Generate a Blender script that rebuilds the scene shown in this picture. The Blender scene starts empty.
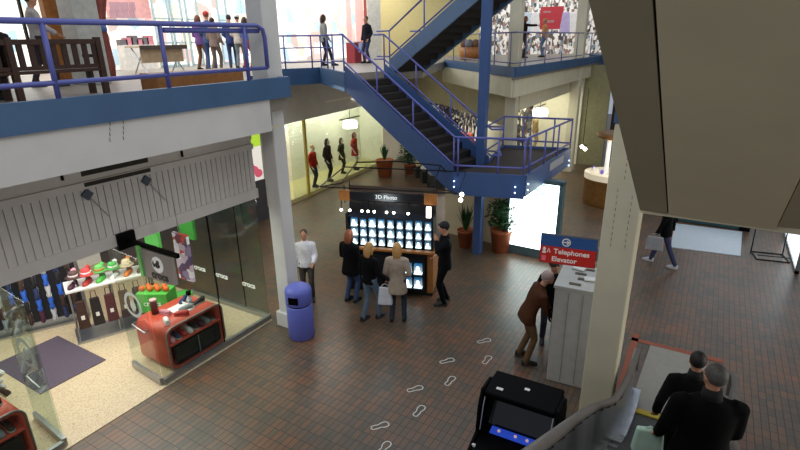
import bpy, bmesh, math, random
from mathutils import Vector, Matrix
random.seed(7)
SC = bpy.context.scene
COL = SC.collection
PI = math.pi
# ------------------------------------------------------------------ camera
EYE = Vector((0, 0, 5.5))
FPX = 515.0
CAMROT = (Matrix.Rotation(math.radians(31.0), 3, 'Z') @ Matrix.Rotation(math.radians(90 - 19.8), 3, 'X')
          @ Matrix.Rotation(math.radians(-0.8), 3, 'Z'))
cd = bpy.data.cameras.new('camera'); cam = bpy.data.objects.new('camera', cd); COL.objects.link(cam)
cam.matrix_world = Matrix.Translation(EYE) @ CAMROT.to_4x4()
cd.sensor_fit = 'HORIZONTAL'; cd.sensor_width = 36; cd.lens = FPX / 800 * 36; cd.clip_start = .05; cd.clip_end = 200
SC.camera = cam
def ray(x, y):
    return (CAMROT @ Vector((x - 400, 225 - y, -FPX))).normalized()
def at(x, y, z=0.0):                       # measured point on a level surface
    d = ray(x, y); return EYE + d * ((z - EYE.z) / d.z)
def atx(x, y, X):
    d = ray(x, y); return EYE + d * (X / d.x)
def aty(x, y, Y):
    d = ray(x, y); return EYE + d * (Y / d.y)
# ------------------------------------------------------------------ materials
def lin(h):
    h = h.lstrip('#'); v = [int(h[i:i+2], 16) / 255 for i in (0, 2, 4)]
    return tuple(c / 12.92 if c <= .04045 else ((c + .055) / 1.055) ** 2.4 for c in v)
MATS = {}
def mat(name, col, rough=.5, metal=0, emit=0, var=.12, scale=8, bump=0, trans=0, alpha=1, spec=.5):
    if name in MATS: return MATS[name]
    m = bpy.data.materials.new(name); m.use_nodes = True; MATS[name] = m
    nt = m.node_tree; b = nt.nodes['Principled BSDF']
    c = lin(col) if isinstance(col, str) else col
    b.inputs['Roughness'].default_value = rough; b.inputs['Metallic'].default_value = metal
    b.inputs['Specular IOR Level'].default_value = spec
    if trans: b.inputs['Transmission Weight'].default_value = trans
    tc = nt.nodes.new('ShaderNodeTexCoord'); nz = nt.nodes.new('ShaderNodeTexNoise')
    nz.inputs['Scale'].default_value = scale; nz.inputs['Detail'].default_value = 4
    nt.links.new(tc.outputs['Object'], nz.inputs['Vector'])
    rp = nt.nodes.new('ShaderNodeValToRGB'); e = rp.color_ramp.elements
    e[0].position = .3; e[1].position = .7
    e[0].color = tuple(x * (1 - var) for x in c) + (1,); e[1].color = tuple(min(1, x * (1 + var)) for x in c) + (1,)
    nt.links.new(nz.outputs['Fac'], rp.inputs['Fac']); nt.links.new(rp.outputs['Color'], b.inputs['Base Color'])
    if emit:
        nt.links.new(rp.outputs['Color'], b.inputs['Emission Color']); b.inputs['Emission Strength'].default_value = emit
    if bump:
        bp = nt.nodes.new('ShaderNodeBump'); bp.inputs['Strength'].default_value = bump
        nt.links.new(nz.outputs['Fac'], bp.inputs['Height']); nt.links.new(bp.outputs['Normal'], b.inputs['Normal'])
    return m
def glass(name, tint='#f0f6f2', mixf=.1):
    m = bpy.data.materials.new(name); m.use_nodes = True; nt = m.node_tree
    for n in list(nt.nodes): nt.nodes.remove(n)
    o = nt.nodes.new('ShaderNodeOutputMaterial'); mx = nt.nodes.new('ShaderNodeMixShader')
    t = nt.nodes.new('ShaderNodeBsdfTransparent'); g = nt.nodes.new('ShaderNodeBsdfGlossy'); fr = nt.nodes.new('ShaderNodeFresnel')
    t.inputs['Color'].default_value = lin(tint) + (1,); g.inputs['Roughness'].default_value = .03; fr.inputs['IOR'].default_value = 1.45
    ge = nt.nodes.new('ShaderNodeNewGeometry'); iv = nt.nodes.new('ShaderNodeMath'); iv.operation = 'SUBTRACT'; iv.inputs[0].default_value = 1
    mu = nt.nodes.new('ShaderNodeMath'); mu.operation = 'MULTIPLY'
    nt.links.new(ge.outputs['Backfacing'], iv.inputs[1]); nt.links.new(fr.outputs[0], mu.inputs[0]); nt.links.new(iv.outputs[0], mu.inputs[1])
    nt.links.new(mu.outputs[0], mx.inputs[0]); nt.links.new(t.outputs[0], mx.inputs[1]); nt.links.new(g.outputs[0], mx.inputs[2])
    nt.links.new(mx.outputs[0], o.inputs['Surface']); return m
def emit_mat(name, col, s):
    return mat(name, col, .4, 0, s, .03)
def floor_mat():
    m = bpy.data.materials.new('brick_pavers'); m.use_nodes = True; nt = m.node_tree; b = nt.nodes['Principled BSDF']
    tc = nt.nodes.new('ShaderNodeTexCoord'); mp = nt.nodes.new('ShaderNodeMapping')
    nt.links.new(tc.outputs['Object'], mp.inputs['Vector'])
    mp.inputs['Rotation'].default_value = (0, 0, PI / 2)
    br = nt.nodes.new('ShaderNodeTexBrick'); br.offset = 0.0; br.squash = 1
    br.inputs['Scale'].default_value = 1; br.inputs['Brick Width'].default_value = .2; br.inputs['Row Height'].default_value = .1
    br.inputs['Mortar Size'].default_value = .006; br.inputs['Mortar Smooth'].default_value = .3; br.inputs['Bias'].default_value = 0
    br.inputs['Color1'].default_value = (0, 0, 0, 1); br.inputs['Color2'].default_value = (1, 1, 1, 1); br.inputs['Mortar'].default_value = (.5, .5, .5, 1)
    nt.links.new(mp.outputs['Vector'], br.inputs['Vector'])
    big = nt.nodes.new('ShaderNodeTexNoise'); big.inputs['Scale'].default_value = .9; big.inputs['Detail'].default_value = 6; big.inputs['Roughness'].default_value = .7
    nt.links.new(tc.outputs['Object'], big.inputs['Vector'])
    add = nt.nodes.new('ShaderNodeMath'); add.operation = 'MULTIPLY_ADD'; add.inputs[1].default_value = .24
    sep = nt.nodes.new('ShaderNodeSeparateColor'); nt.links.new(br.outputs['Color'], sep.inputs[0])
    nt.links.new(sep.outputs[0], add.inputs[0])
    sub = nt.nodes.new('ShaderNodeMath'); sub.operation = 'MULTIPLY_ADD'; sub.inputs[1].default_value = 1.0; sub.inputs[2].default_value = -.13
    nt.links.new(big.outputs['Fac'], sub.inputs[0]); nt.links.new(sub.outputs[0], add.inputs[2])
    rp = nt.nodes.new('ShaderNodeValToRGB'); cr = rp.color_ramp
    cr.elements[0].position = .2; cr.elements[0].color = lin('#4b453c') + (1,)
    cr.elements[1].position = .8; cr.elements[1].color = lin('#85533b') + (1,)
    for p, c in ((.38, '#544b40'), (.5, '#64503f'), (.64, '#6f513d')):
        e = cr.elements.new(p); e.color = lin(c) + (1,)
    nt.links.new(add.outputs[0], rp.inputs['Fac'])
    mx = nt.nodes.new('ShaderNodeMix'); mx.data_type = 'RGBA'; mx.inputs['B'].default_value = lin('#2c2824') + (1,)
    nt.links.new(br.outputs['Fac'], mx.inputs['Factor']); nt.links.new(rp.outputs['Color'], mx.inputs['A'])
    nt.links.new(mx.outputs['Result'], b.inputs['Base Color'])
    b.inputs['Roughness'].default_value = .34
    bp = nt.nodes.new('ShaderNodeBump'); bp.inputs['Strength'].default_value = .25; bp.inputs['Distance'].default_value = .004; bp.invert = True
    nt.links.new(br.outputs['Fac'], bp.inputs['Height']); nt.links.new(bp.outputs['Normal'], b.inputs['Normal'])
    return m
def speckle_mat(name, base, dark, scale=60):
    m = bpy.data.materials.new(name); m.use_nodes = True; nt = m.node_tree; b = nt.nodes['Principled BSDF']
    tc = nt.nodes.new('ShaderNodeTexCoord'); v = nt.nodes.new('ShaderNodeTexVoronoi'); v.inputs['Scale'].default_value = scale
    nt.links.new(tc.outputs['Object'], v.inputs['Vector']); sep = nt.nodes.new('ShaderNodeSeparateColor'); nt.links.new(v.outputs['Color'], sep.inputs[0])
    rp = nt.nodes.new('ShaderNodeValToRGB'); rp.color_ramp.elements[0].color = lin(dark) + (1,); rp.color_ramp.elements[1].color = lin(base) + (1,)
    rp.color_ramp.elements[1].position = .55
    nt.links.new(sep.outputs[0], rp.inputs['Fac']); nt.links.new(rp.outputs['Color'], b.inputs['Base Color']); b.inputs['Roughness'].default_value = .45
    return m
def display_mat(name, cols, scale, strength, stretch=(1, 1, 1)):
    """shop display: a muddle of goods in many colours, shop brightness put in as glow"""
    m = bpy.data.materials.new(name); m.use_nodes = True; nt = m.node_tree; b = nt.nodes['Principled BSDF']
    tc = nt.nodes.new('ShaderNodeTexCoord'); mp = nt.nodes.new('ShaderNodeMapping'); mp.inputs['Scale'].default_value = stretch
    nt.links.new(tc.outputs['Object'], mp.inputs['Vector'])
    v = nt.nodes.new('ShaderNodeTexVoronoi'); v.inputs['Scale'].default_value = scale; v.distance = 'CHEBYCHEV'
    nt.links.new(mp.outputs['Vector'], v.inputs['Vector']); sep = nt.nodes.new('ShaderNodeSeparateColor'); nt.links.new(v.outputs['Color'], sep.inputs[0])
    rp = nt.nodes.new('ShaderNodeValToRGB'); cr = rp.color_ramp; cr.interpolation = 'CONSTANT'
    n = len(cols)
    cr.elements[0].position = 0; cr.elements[0].color = lin(cols[0]) + (1,); cr.elements[1].position = 1 / n; cr.elements[1].color = lin(cols[1]) + (1,)
    for i in range(2, n):
        e = cr.elements.new(i / n); e.color = lin(cols[i]) + (1,)
    nt.links.new(sep.outputs[0], rp.inputs['Fac']); nt.links.new(rp.outputs['Color'], b.inputs['Base Color'])
    nt.links.new(rp.outputs['Color'], b.inputs['Emission Color']); b.inputs['Emission Strength'].default_value = strength
    b.inputs['Roughness'].default_value = .3
    return m
# ------------------------------------------------------------------ geometry helpers
class MB:
    def __init__(s): s.bm = bmesh.new(); s.mi = 0
    def face(s, vs):
        try:
            f = s.bm.faces.new(vs); f.material_index = s.mi; return f
        except ValueError: return None
    def poly(s, pts):
        return s.face([s.bm.verts.new(p) for p in pts])
    def box(s, x0, x1, y0, y1, z0, z1):
        return s.hexa([(x0,y0,z0),(x1,y0,z0),(x1,y1,z0),(x0,y1,z0)], [(x0,y0,z1),(x1,y0,z1),(x1,y1,z1),(x0,y1,z1)])
    def hexa(s, lo, hi):
        return s.prism3(lo, hi)
    def prism3(s, lo, hi):
        n = len(lo); a = [s.bm.verts.new(p) for p in lo]; b = [s.bm.verts.new(p) for p in hi]
        s.face(a[::-1]); s.face(b)
        for i in range(n): s.face([a[i], a[(i+1)%n], b[(i+1)%n], b[i]])
        return s
    def prism(s, pts, z0, z1):
        ar = sum(pts[i][0]*pts[(i+1)%len(pts)][1]-pts[(i+1)%len(pts)][0]*pts[i][1] for i in range(len(pts)))
        if ar < 0: pts = pts[::-1]
        return s.prism3([(p[0],p[1],z0) for p in pts], [(p[0],p[1],z1) for p in pts])
    def obox(s, c, sx, sy, sz, rz=0):               # c: base centre
        co, si = math.cos(rz), math.sin(rz)
        q = [(c[0]+co*x-si*y, c[1]+si*x+co*y) for x, y in ((-sx/2,-sy/2),(sx/2,-sy/2),(sx/2,sy/2),(-sx/2,sy/2))]
        return s.prism(q, c[2], c[2]+sz)
    def beam(s, p, q, w, h, up=(0,0,1)):            # rectangular bar between two points
        p, q = Vector(p), Vector(q); d = (q-p).normalized(); u = Vector(up)
        a = d.cross(u)
        if a.length < 1e-4: a = d.cross(Vector((1,0,0)))
        a.normalize(); b = a.cross(d).normalized(); a *= w/2; b *= h/2
        return s.prism3([p-a-b, p+a-b, p+a+b, p-a+b], [q-a-b, q+a-b, q+a+b, q-a+b])
    def tube(s, path, r, seg=8, cap=True, squash=None):
        P = [Vector(p) for p in path]; n = len(P)
        R = r if isinstance(r, (list, tuple)) else [r]*n
        rings = []; up = None
        for i in range(n):
            d = (P[min(i+1,n-1)] - P[max(i-1,0)]).normalized()
            if up is None:
                up = Vector((0,0,1)) if abs(d.z) < .9 else Vector((0,1,0))
            a = d.cross(up)
            if a.length < 1e-3: a = d.cross(Vector((1,0,0)))
            a.normalize(); b = a.cross(d).normalized(); up = b
            rr = R[i]; ra, rb = rr if isinstance(rr, (list, tuple)) else (rr, rr)
            rings.append([s.bm.verts.new(P[i] + a*ra*math.cos(t) + b*rb*math.sin(t)) for t in [2*PI*k/seg for k in range(seg)]])
        s.rings(rings, cap); return s
    def rings(s, rings, cap=True):
        for i in range(len(rings)-1):
            A, B = rings[i], rings[i+1]; n = len(A)
            for k in range(n): s.face([A[k], A[(k+1)%n], B[(k+1)%n], B[k]])
        if cap: s.face(rings[0][::-1]); s.face(rings[-1])
    def lathe(s, prof, c=(0,0,0), seg=20, sx=1, sy=1):
        rings = [[s.bm.verts.new((c[0]+r*sx*math.cos(2*PI*k/seg), c[1]+r*sy*math.sin(2*PI*k/seg), c[2]+z)) for k in range(seg)] for r, z in prof]
        s.rings(rings); return s
    def ball(s, c, rx, ry=None, rz=None, rot=None, u=14, v=9):
        ry = ry or rx; rz = rz or rx; c = Vector(c); R = rot or Matrix.Identity(3)
        rings = []
        for i in range(v+1):
            t = -PI/2 + PI*(i+.02)/(v+.04)
            rings.append([s.bm.verts.new(c + R @ Vector((rx*math.cos(t)*math.cos(2*PI*k/u), ry*math.cos(t)*math.sin(2*PI*k/u), rz*math.sin(t)))) for k in range(u)])
        s.rings(rings); return s
    def loft(s, secs, seg=14, cap=True):            # secs: (centre, rx, ry, rot3)
        rings = []
        for c, rx, ry, R in secs:
            c = Vector(c)
            rings.append([s.bm.verts.new(c + R @ Vector((rx*math.cos(2*PI*k/seg), ry*math.sin(2*PI*k/seg), 0))) for k in range(seg)])
        s.rings(rings, cap); return s
    def build(s, name, m, parent=None, smooth=False, bevel=0, loc=None):
        me = bpy.data.meshes.new(name); bmesh.ops.recalc_face_normals(s.bm, faces=s.bm.faces[:])
        s.bm.to_mesh(me); s.bm.free()
        for x in (m if isinstance(m, (list, tuple)) else [m]): me.materials.append(x)
        if smooth:
            for p in me.polygons: p.use_smooth = True
        o = bpy.data.objects.new(name, me); COL.objects.link(o)
        if parent is not None: o.parent = parent
        if loc is not None: o.location = loc
        if bevel:
            b = o.modifiers.new('bevel', 'BEVEL'); b.width = bevel; b.segments = 2; b.limit_method = 'ANGLE'
        return o
def tag(o, label=None, cat=None, group=None, kind=None):
    if label: o['label'] = label
    if cat: o['category'] = cat
    if group: o['group'] = group
    if kind: o['kind'] = kind
    return o
def thing(name, label, cat, loc=(0,0,0), rz=0, group=None):
    o = bpy.data.objects.new(name, None); COL.objects.link(o); o.location = loc; o.rotation_euler = (0,0,rz); o.empty_display_size = .1
    return tag(o, label, cat, group)
def struct(o, label=None, cat='building part'):
    o['kind'] = 'structure'
    if label: o['label'] = label; o['category'] = cat
    return o
def copy_tree(o, parent=None):
    c = o.copy(); COL.objects.link(c)
    if parent is not None: c.parent = parent
    for ch in [x for x in o.children]: copy_tree(ch, c)
    return c
DG = bpy.context.evaluated_depsgraph_get
def remeshed(mb, voxel, smooth=3):
    """one continuous skin out of lofted limbs"""
    me = bpy.data.meshes.new('tmp'); bmesh.ops.recalc_face_normals(mb.bm, faces=mb.bm.faces[:]); mb.bm.to_mesh(me); mb.bm.free()
    o = bpy.data.objects.new('tmp', me); COL.objects.link(o)
    r = o.modifiers.new('r', 'REMESH'); r.mode = 'VOXEL'; r.voxel_size = voxel; r.use_smooth_shade = True
    if smooth:
        k = o.modifiers.new('s', 'SMOOTH'); k.factor = .5; k.iterations = smooth
    ev = o.evaluated_get(bpy.context.evaluated_depsgraph_get()); out = bpy.data.meshes.new_from_object(ev)
    bpy.data.objects.remove(o); bpy.data.meshes.remove(me)
    return out
def mesh_obj(name, me, m, parent=None, loc=None):
    for x in (m if isinstance(m, (list, tuple)) else [m]): me.materials.append(x)
    for p in me.polygons: p.use_smooth = True
    o = bpy.data.objects.new(name, me); COL.objects.link(o)
    if parent is not None: o.parent = parent
    if loc is not None: o.location = loc
    return o
def text_obj(name, s, size, m, parent, loc, rot, extrude=.003, align='CENTER', spacing=1.0, bold=0.0):
    cu = bpy.data.curves.new('t', 'FONT'); cu.body = s; cu.size = size; cu.extrude = extrude; cu.align_x = align; cu.align_y = 'CENTER'
    cu.space_character = spacing; cu.offset = bold
    t = bpy.data.objects.new('t', cu); COL.objects.link(t)
    me = bpy.data.meshes.new_from_object(t.evaluated_get(bpy.context.evaluated_depsgraph_get()))
    bpy.data.objects.remove(t); bpy.data.curves.remove(cu)
    me.materials.clear(); me.materials.append(m)
    o = bpy.data.objects.new(name, me); COL.objects.link(o); o.location = loc; o.rotation_euler = rot
    if parent is not None: o.parent = parent
    return o
def area(name, loc, size, power, col=(1,1,1), rot=(0,0,0)):
    l = bpy.data.lights.new(name, 'AREA'); l.shape = 'RECTANGLE'; l.size, l.size_y = size; l.energy = power; l.color = col
    o = bpy.data.objects.new(name, l); COL.objects.link(o); o.location = loc; o.rotation_euler = rot; return o
def point(name, loc, power, col=(1,1,1), r=.05):
    l = bpy.data.lights.new(name, 'POINT'); l.energy = power; l.color = col; l.shadow_soft_size = r
    o = bpy.data.objects.new(name, l); COL.objects.link(o); o.location = loc; return o
# palette
BLUE = mat('blue_painted_steel', '#3a5586', .45, var=.06, scale=3)
BLUEBEAM = mat('blue_painted_beam', '#38597f', .5, var=.08, scale=2)
RAIL = mat('violet_blue_rail', '#555ba2', .4, var=.06)
WHITE = mat('white_painted_plaster', '#c9c7c4', .6, var=.05, scale=2)
CREAM = mat('cream_painted_plaster', '#cfc9b0', .6, var=.06, scale=2)
BEIGE = mat('beige_wall', '#b9af94', .7, var=.06, scale=2)
GREYCLAD = mat('grey_brown_cladding', '#e2d5b2', .55, var=.06, scale=1.2)
DARK = mat('dark_void', '#15130f', .8)
BLACK = mat('black_paint', '#050506', .55, spec=.06)
BLACKM = mat('black_steel', '#101012', .35, .6)
STEEL = mat('brushed_steel', '#a9acae', .3, .9, var=.08)
WOOD = mat('dark_slatted_wood', '#3a2013', .5, var=.3, scale=14)
ORWOOD = mat('orange_wood', '#a2672f', .45, var=.2, scale=10)
GLASS = glass('clear_glass')
LEAF = mat('plant_leaf', '#25502a', .45, var=.35, scale=20)
TERRA = mat('terracotta', '#a3562f', .7, var=.12)
SOIL = mat('potting_soil', '#2a1d12', .9)
# ================================================================== SETTING
m = MB(); m.prism([(-30,-4),(9,-4),(9,42),(-30,42)], -.12, 0); struct(m.build('floor', floor_mat()), 'brown brick paved floor of the lower concourse', 'floor')
ZF = 4.66
S = Vector((-8.53, 11.5, 4.7)); A = Vector((-5.0, 10.8, 2.5)); U = Vector((.98, -.195, 0)).normalized(); NV = Vector((-U.y, U.x, 0))
S2 = S + NV*1.5
N0 = Vector((-8.34, 13.43, 4.52)); N0b = N0 + NV*1.5
edge = [(-6.5,-2.5),(-6.5,7.0),(-11.55,12.3),(-11.0,13.5),(S.x,S.y),(S2.x,S2.y),(N0.x,N0.y),(N0b.x,N0b.y),(-9.6,19.7),(-5.0,14.75),(-4.65,26.0)]
slab = edge + [(-4.65,34),(-28,34),(-28,-2.5)]
m = MB(); m.prism(slab, 4.36, ZF); struct(m.build('floor_upper', mat('upper_floor_tile', '#8a8378', .4, var=.15, scale=3)), 'grey tiled floor of the upper gallery', 'floor')
# blue edge beams of the gallery
m = MB(); m.box(-6.5, -6.4, -2.5, 7.0, 4.58, 4.92); struct(m.build('trim_1', BLUEBEAM), 'wide blue edge beam along the left gallery', 'beam')
m = MB(); m.box(-7.27, -6.5, 6.9, 7.0, 4.58, 4.92); struct(m.build('trim_10', BLUEBEAM), 'blue return of the left gallery beam beyond the pillar', 'beam')
def fascia(name, pts, z0, z1, mt, th=.1, label=None):
    m = MB()
    for a, b in zip(pts[:-1], pts[1:]):
        a, b = Vector((a[0],a[1],0)), Vector((b[0],b[1],0)); m.beam(a+Vector((0,0,(z0+z1)/2)), b+Vector((0,0,(z0+z1)/2)), th, z1-z0)
    return struct(m.build(name, mt), label, 'beam')
fascia('trim_2', edge[2:5], 4.2, 4.7, BLUEBEAM, .1, 'blue edge beam of the gallery running to the stair head')
fascia('trim_3', edge[8:11], 4.44, 4.72, BLUEBEAM, .1, 'blue edge beam of the far gallery corner')
fascia('trim_4', [(-9.7,19.75),(-5.08,14.9),(-4.78,26)], 3.86, 4.43, CREAM, .1, 'cream band under the far blue beam')
# white band under the left beam, with small drilled marks
m = MB(); m.box(-6.62, -6.44, -2.5, 6.5, 4.05, 4.58); struct(m.build('wall_left', WHITE), 'white band below the left blue beam', 'wall')
# soffit from band back to the shop sign
m = MB(); m.box(-7.3, -6.62, -2.5, 6.9, 4.05, 4.1); struct(m.build('ceiling_left', CREAM), 'cream soffit behind the white band', 'ceiling')
# pillars
def pillar(name, x, y, w, z0, z1, mt, label, base=True, head=None):
    p = thing(name, label, 'pillar', (x,y,0)); p['kind'] = 'structure'
    m = MB(); m.box(-w/2,w/2,-w/2,w/2,z0,z1); m.build('shaft', mt, p, bevel=.02)
    if head:
        m = MB(); m.box(-head/2,head/2,-head/2,head/2,4.62,z1); m.build('upper_cladding', mt, p, bevel=.02)
    if base:
        m = MB(); m.box(-w/2-.05,w/2+.05,-w/2-.05,w/2+.05,0,.32); m.build('plinth', mt, p, bevel=.015)
    return p
pillar('pillar', -6.78, 6.86, .31, 0, 9, WHITE, 'white square pillar behind the blue bin', head=.37)
RP = pillar('pillar', -.80, 7.18, .44, 0, 4.48, CREAM, 'cream square pillar beside the phone kiosk', base=False)
m = MB(); m.box(-.235,.235,-.235,.235,4.48,4.9); m.build('blue_cap', BLUEBEAM, RP)
mk = mat('small_dark_lettering', '#55524a', .6)
def stacked(parent, x, y, z0, dz, letters, ax='y', size=.06):
    for i, ch in enumerate(letters):
        if ax == 'y': text_obj('letter', ch, size, mk, parent, (x, y, z0-dz*i), (PI/2, 0, 0), .002)
        else: text_obj('letter', ch, size, mk, parent, (x, y, z0-dz*i), (PI/2, 0, PI/2), .002)
stacked(RP, -.08, -.222, 3.62, .085, 'IIIIIIIIII'); stacked(RP, .1, -.222, 3.55, .085, 'IIIIIIIII'); stacked(RP, -.02, -.222, 4.05, .085, 'IIII')
sg = bpy.data.objects['wall_left']
for px in (110, 123.5):
    for k, py in enumerate((124, 129.5, 134.5, 140)):
        p = atx(px, py - (px-110)*.12, -6.436); text_obj('letter', 'I', .07, mk, sg, (-6.436, p.y, p.z), (PI/2, 0, PI/2), .002)
pillar('pillar', -5.36, 15.75, .34, 0, 9, CREAM, 'cream pillar at the far gallery corner behind the staircase', base=False)
pillar('pillar', -5.0, 22.6, .38, 0, 9, CREAM, 'far cream pillar next to the lit display window', base=False)
# ---- left shop shell
SHOPF = speckle_mat('tan_terrazzo', '#c4b596', '#a18c6c', 75)
m = MB(); m.box(-13.4, -7.2, -2.5, 6.75, 0, .012); struct(m.build('floor_shop', SHOPF), 'pale speckled floor of the shoe shop', 'floor')
SHOPW = mat('shop_white_wall', '#d9d6cf', .6, var=.05)
m = MB(); m.box(-13.5, -13.4, -2.5, 6.75, 0, 4.3); struct(m.build('wall_shop_back', SHOPW), 'white back wall of the shoe shop', 'wall')
m = MB(); m.box(-13.4, -7.4, -2.5, 6.75, 3.25, 3.3); struct(m.build('ceiling_shop', SHOPW), 'white ceiling of the shoe shop', 'ceiling')
# fascia of the shop: slatted panel with top rails, diamonds, dark vents
f = thing('shop_fascia', 'pale slatted sign board above the shoe shop front', 'shop sign board', (-7.27, 0, 0)); f['kind'] = 'structure'
SL = mat('grey_white_slats', '#c2bdb8', .55, var=.04)
m = MB(); m.box(-.1, 0, -2.5, 6.76, 2.72, 4.05)
y = -2.5
while y < 6.66:
    m.box(0, .018, y+.006, y+.097, 2.86, 3.62); y += .105
m.build('slat_panel', SL, f)
m = MB(); m.box(0, .05, -2.5, 6.76, 2.68, 2.86); m.build('bottom_rail', SL, f)
m = MB(); m.box(0, .05, -2.5, 6.76, 3.62, 3.72); m.box(0, .03, -2.5, 6.76, 3.80, 4.05); m.build('top_rail', SL, f)
VENT = mat('vent_slot', '#2b261d', .8)
a, b = atx(80,168,-7.23), atx(148,160,-7.23)
m = MB(); m.box(.03, .04, a.y, b.y, 3.80, 3.94); m.build('vent', VENT, f)
m = MB(); m.box(.05, .06, a.y, b.y, 3.655, 3.71); m.build('vent', VENT, f)
DIA = mat('teal_diamond', '#34424d', .5)
for px, py in ((87.5,194.5), (146.5,180.5)):
    p = atx(px, py, -7.23); m = MB(); h = .085
    m.prism3([(.02,p.y-h,p.z),(.02,p.y,p.z-h),(.02,p.y+h,p.z),(.02,p.y,p.z+h)], [(.05,p.y-h,p.z),(.05,p.y,p.z-h),(.05,p.y+h,p.z),(.05,p.y,p.z+h)])
    d = m.build('diamond', DIA, f); d['label'] = 'dark teal diamond plate'
    m = MB(); q = atx(px+22, py+22, -7.23); m.tube([(.035,p.y,p.z),(.035,q.y,q.z)], .006, 6); m.build('tie_rod', STEEL, f)
for px, py in ((63,177),(183,154)):
    p = atx(px, py, -7.2); m = MB(); m.box(.03,.06,p.y-.012,p.y+.012,p.z-.05,p.z+.05); m.build('hook', BLACK, f)
# shop front glass
def pane(name, p, q, z0, z1, th=.015, label=None):
    m = MB(); p, q = Vector((p[0],p[1],(z0+z1)/2)), Vector((q[0],q[1],(z0+z1)/2)); m.beam(p, q, th, z1-z0)
    return struct(m.build(name, GLASS), label, 'window')
FX = -7.27
w = pane('window_1', (FX,4.22),(FX,6.72), .12, 2.68, label='glass front of the shoe shop beside the opening')
w2 = pane('window_2', (FX-.02,6.74),(-9.7,6.74), .12, 2.68, label='glass side of the shoe shop facing the corridor')
w3 = pane('window_3', (FX,-2.5),(FX,2.58), .12, 2.68, label='glass front of the shoe shop at the left edge')
for ww, p, q in ((w,(FX,4.22),(FX,6.72)), (w2,(FX,6.74),(-9.7,6.74)), (w3,(FX,-2.5),(FX,2.58))):
    m = MB(); m.beam((p[0],p[1],.06),(q[0],q[1],.06),.07,.12); m.build('base_rail', STEEL, ww)
for yy in (5.55,):
    m = MB(); m.box(FX-.01,FX+.01,yy-.006,yy+.006,.12,2.68); m.build('joint', BLACK, w)
for xx in (-7.95, -8.8):
    m = MB(); m.box(xx-.006,xx+.006,6.73,6.75,.12,2.68); m.build('joint', BLACK, w2)
WTX = mat('white_lettering', '#e8e8e4', .5, emit=.15)
for px, py in ((200,268),(222,275.5),(249,284.5)):
    p = aty(px, py, 6.74); text_obj('lettering', 'crocs', .17, WTX, w2, (p.x, 6.728, p.z), (PI/2,0,0), .001, bold=.006)
# glass doors folded inwards
def gdoor(name, p, q, label):
    d = pane(name, p, q, .14, 2.35, .014, label); m = MB(); m.beam((p[0],p[1],.08),(q[0],q[1],.08),.06,.13); m.build('base_rail', STEEL, d)
    v = (Vector((q[0],q[1],0))-Vector((p[0],p[1],0))); c = Vector((p[0],p[1],0))+v*.12
    pr = MB(); s = -.09; y0 = c.y
    pr.tube([(c.x,y0,1.05),(c.x+.05,y0+s,1.05),(c.x-.28,y0+s,1.12),(c.x-.3,y0,1.12)], .014, 8); pr.build('handle', STEEL, d, True)
    # white ring emblem on the glass
    c2 = Vector((p[0],p[1],0))+v*.42; e = MB(); n = 28
    for k in range(n):
        t0, t1 = 2*PI*k/n, 2*PI*(k+1)/n
        e.poly([(c2.x+.23*math.cos(t0),y0-.012,1.45+.23*math.sin(t0)),(c2.x+.23*math.cos(t1),y0-.012,1.45+.23*math.sin(t1)),(c2.x+.17*math.cos(t1),y0-.012,1.45+.17*math.sin(t1)),(c2.x+.17*math.cos(t0),y0-.012,1.45+.17*math.sin(t0))])
    e.ball((c2.x,y0-.012,1.43),.075,.002,.095); ob = e.build('ring_emblem', mat('faint_white_print','#aab2ae',.5), d); ob['label'] = 'white ring emblem on the door glass'
    return d
gdoor('door_1', (FX,2.6), (-8.28,2.68), 'left glass shop door folded inwards')
gdoor('door_2', (FX-.02,4.2), (-8.2,4.28), 'right glass shop door folded inwards')
# ---- mannequin shop across the corridor
XM = -12.45
m = MB(); m.prism([(-12.2,9.0),(-12.2,12.5),(-12.35,13.6),(-12.95,20.0),(-13.2,20.0),(-12.6,9.0)], 2.86, 4.36); struct(m.build('wall_corridor_header', WHITE), 'white header wall above the mannequin window', 'wall')
YL = mat('pale_yellow_slatwall', '#e4e1cf', .6, var=.04)
m = MB()
m.box(-14.3,-14.2,12.6,20.2,0,3.4)
z = .3
while z < 3.2:
    m.box(-14.2,-14.185,12.6,20.2,z,z+.09); z += .13
struct(m.build('wall_mannequin_window', YL), 'pale slatted back wall of the mannequin window', 'wall')
m = MB(); m.prism([(-12.4,13.3),(-12.95,20.1),(-14.25,20.1),(-14.25,12.7),(-12.4,12.7)], 0, .14); struct(m.build('floor_display', mat('yellow_plinth','#b9b07c',.6)), 'pale yellow plinth of the mannequin window', 'floor')
m = MB(); m.box(-14.3,-12.5,12.5,12.65,0,3.3); m.box(-14.3,-12.9,20.05,20.2,0,3.3); struct(m.build('wall_mannequin_side', YL), 'pale side walls of the mannequin window', 'wall')
m = MB(); m.prism([(-12.3,12.6),(-12.9,20.2),(-14.3,20.2),(-14.3,12.6)], 3.3, 3.36); struct(m.build('ceiling_display', YL), 'ceiling of the mannequin window', 'ceiling')
m = MB(); m.beam((-12.45,14.15,0),(-12.45,14.15,3.0),.1,.08,(1,0,0)); struct(m.build('trim_5', mat('mustard_post','#b09a45',.5)), 'mustard post of the mannequin window', 'post')
pane('window_4', (-12.42,13.3),(-12.93,20.0), .14, 2.86, label='glass front of the mannequin window')
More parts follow.
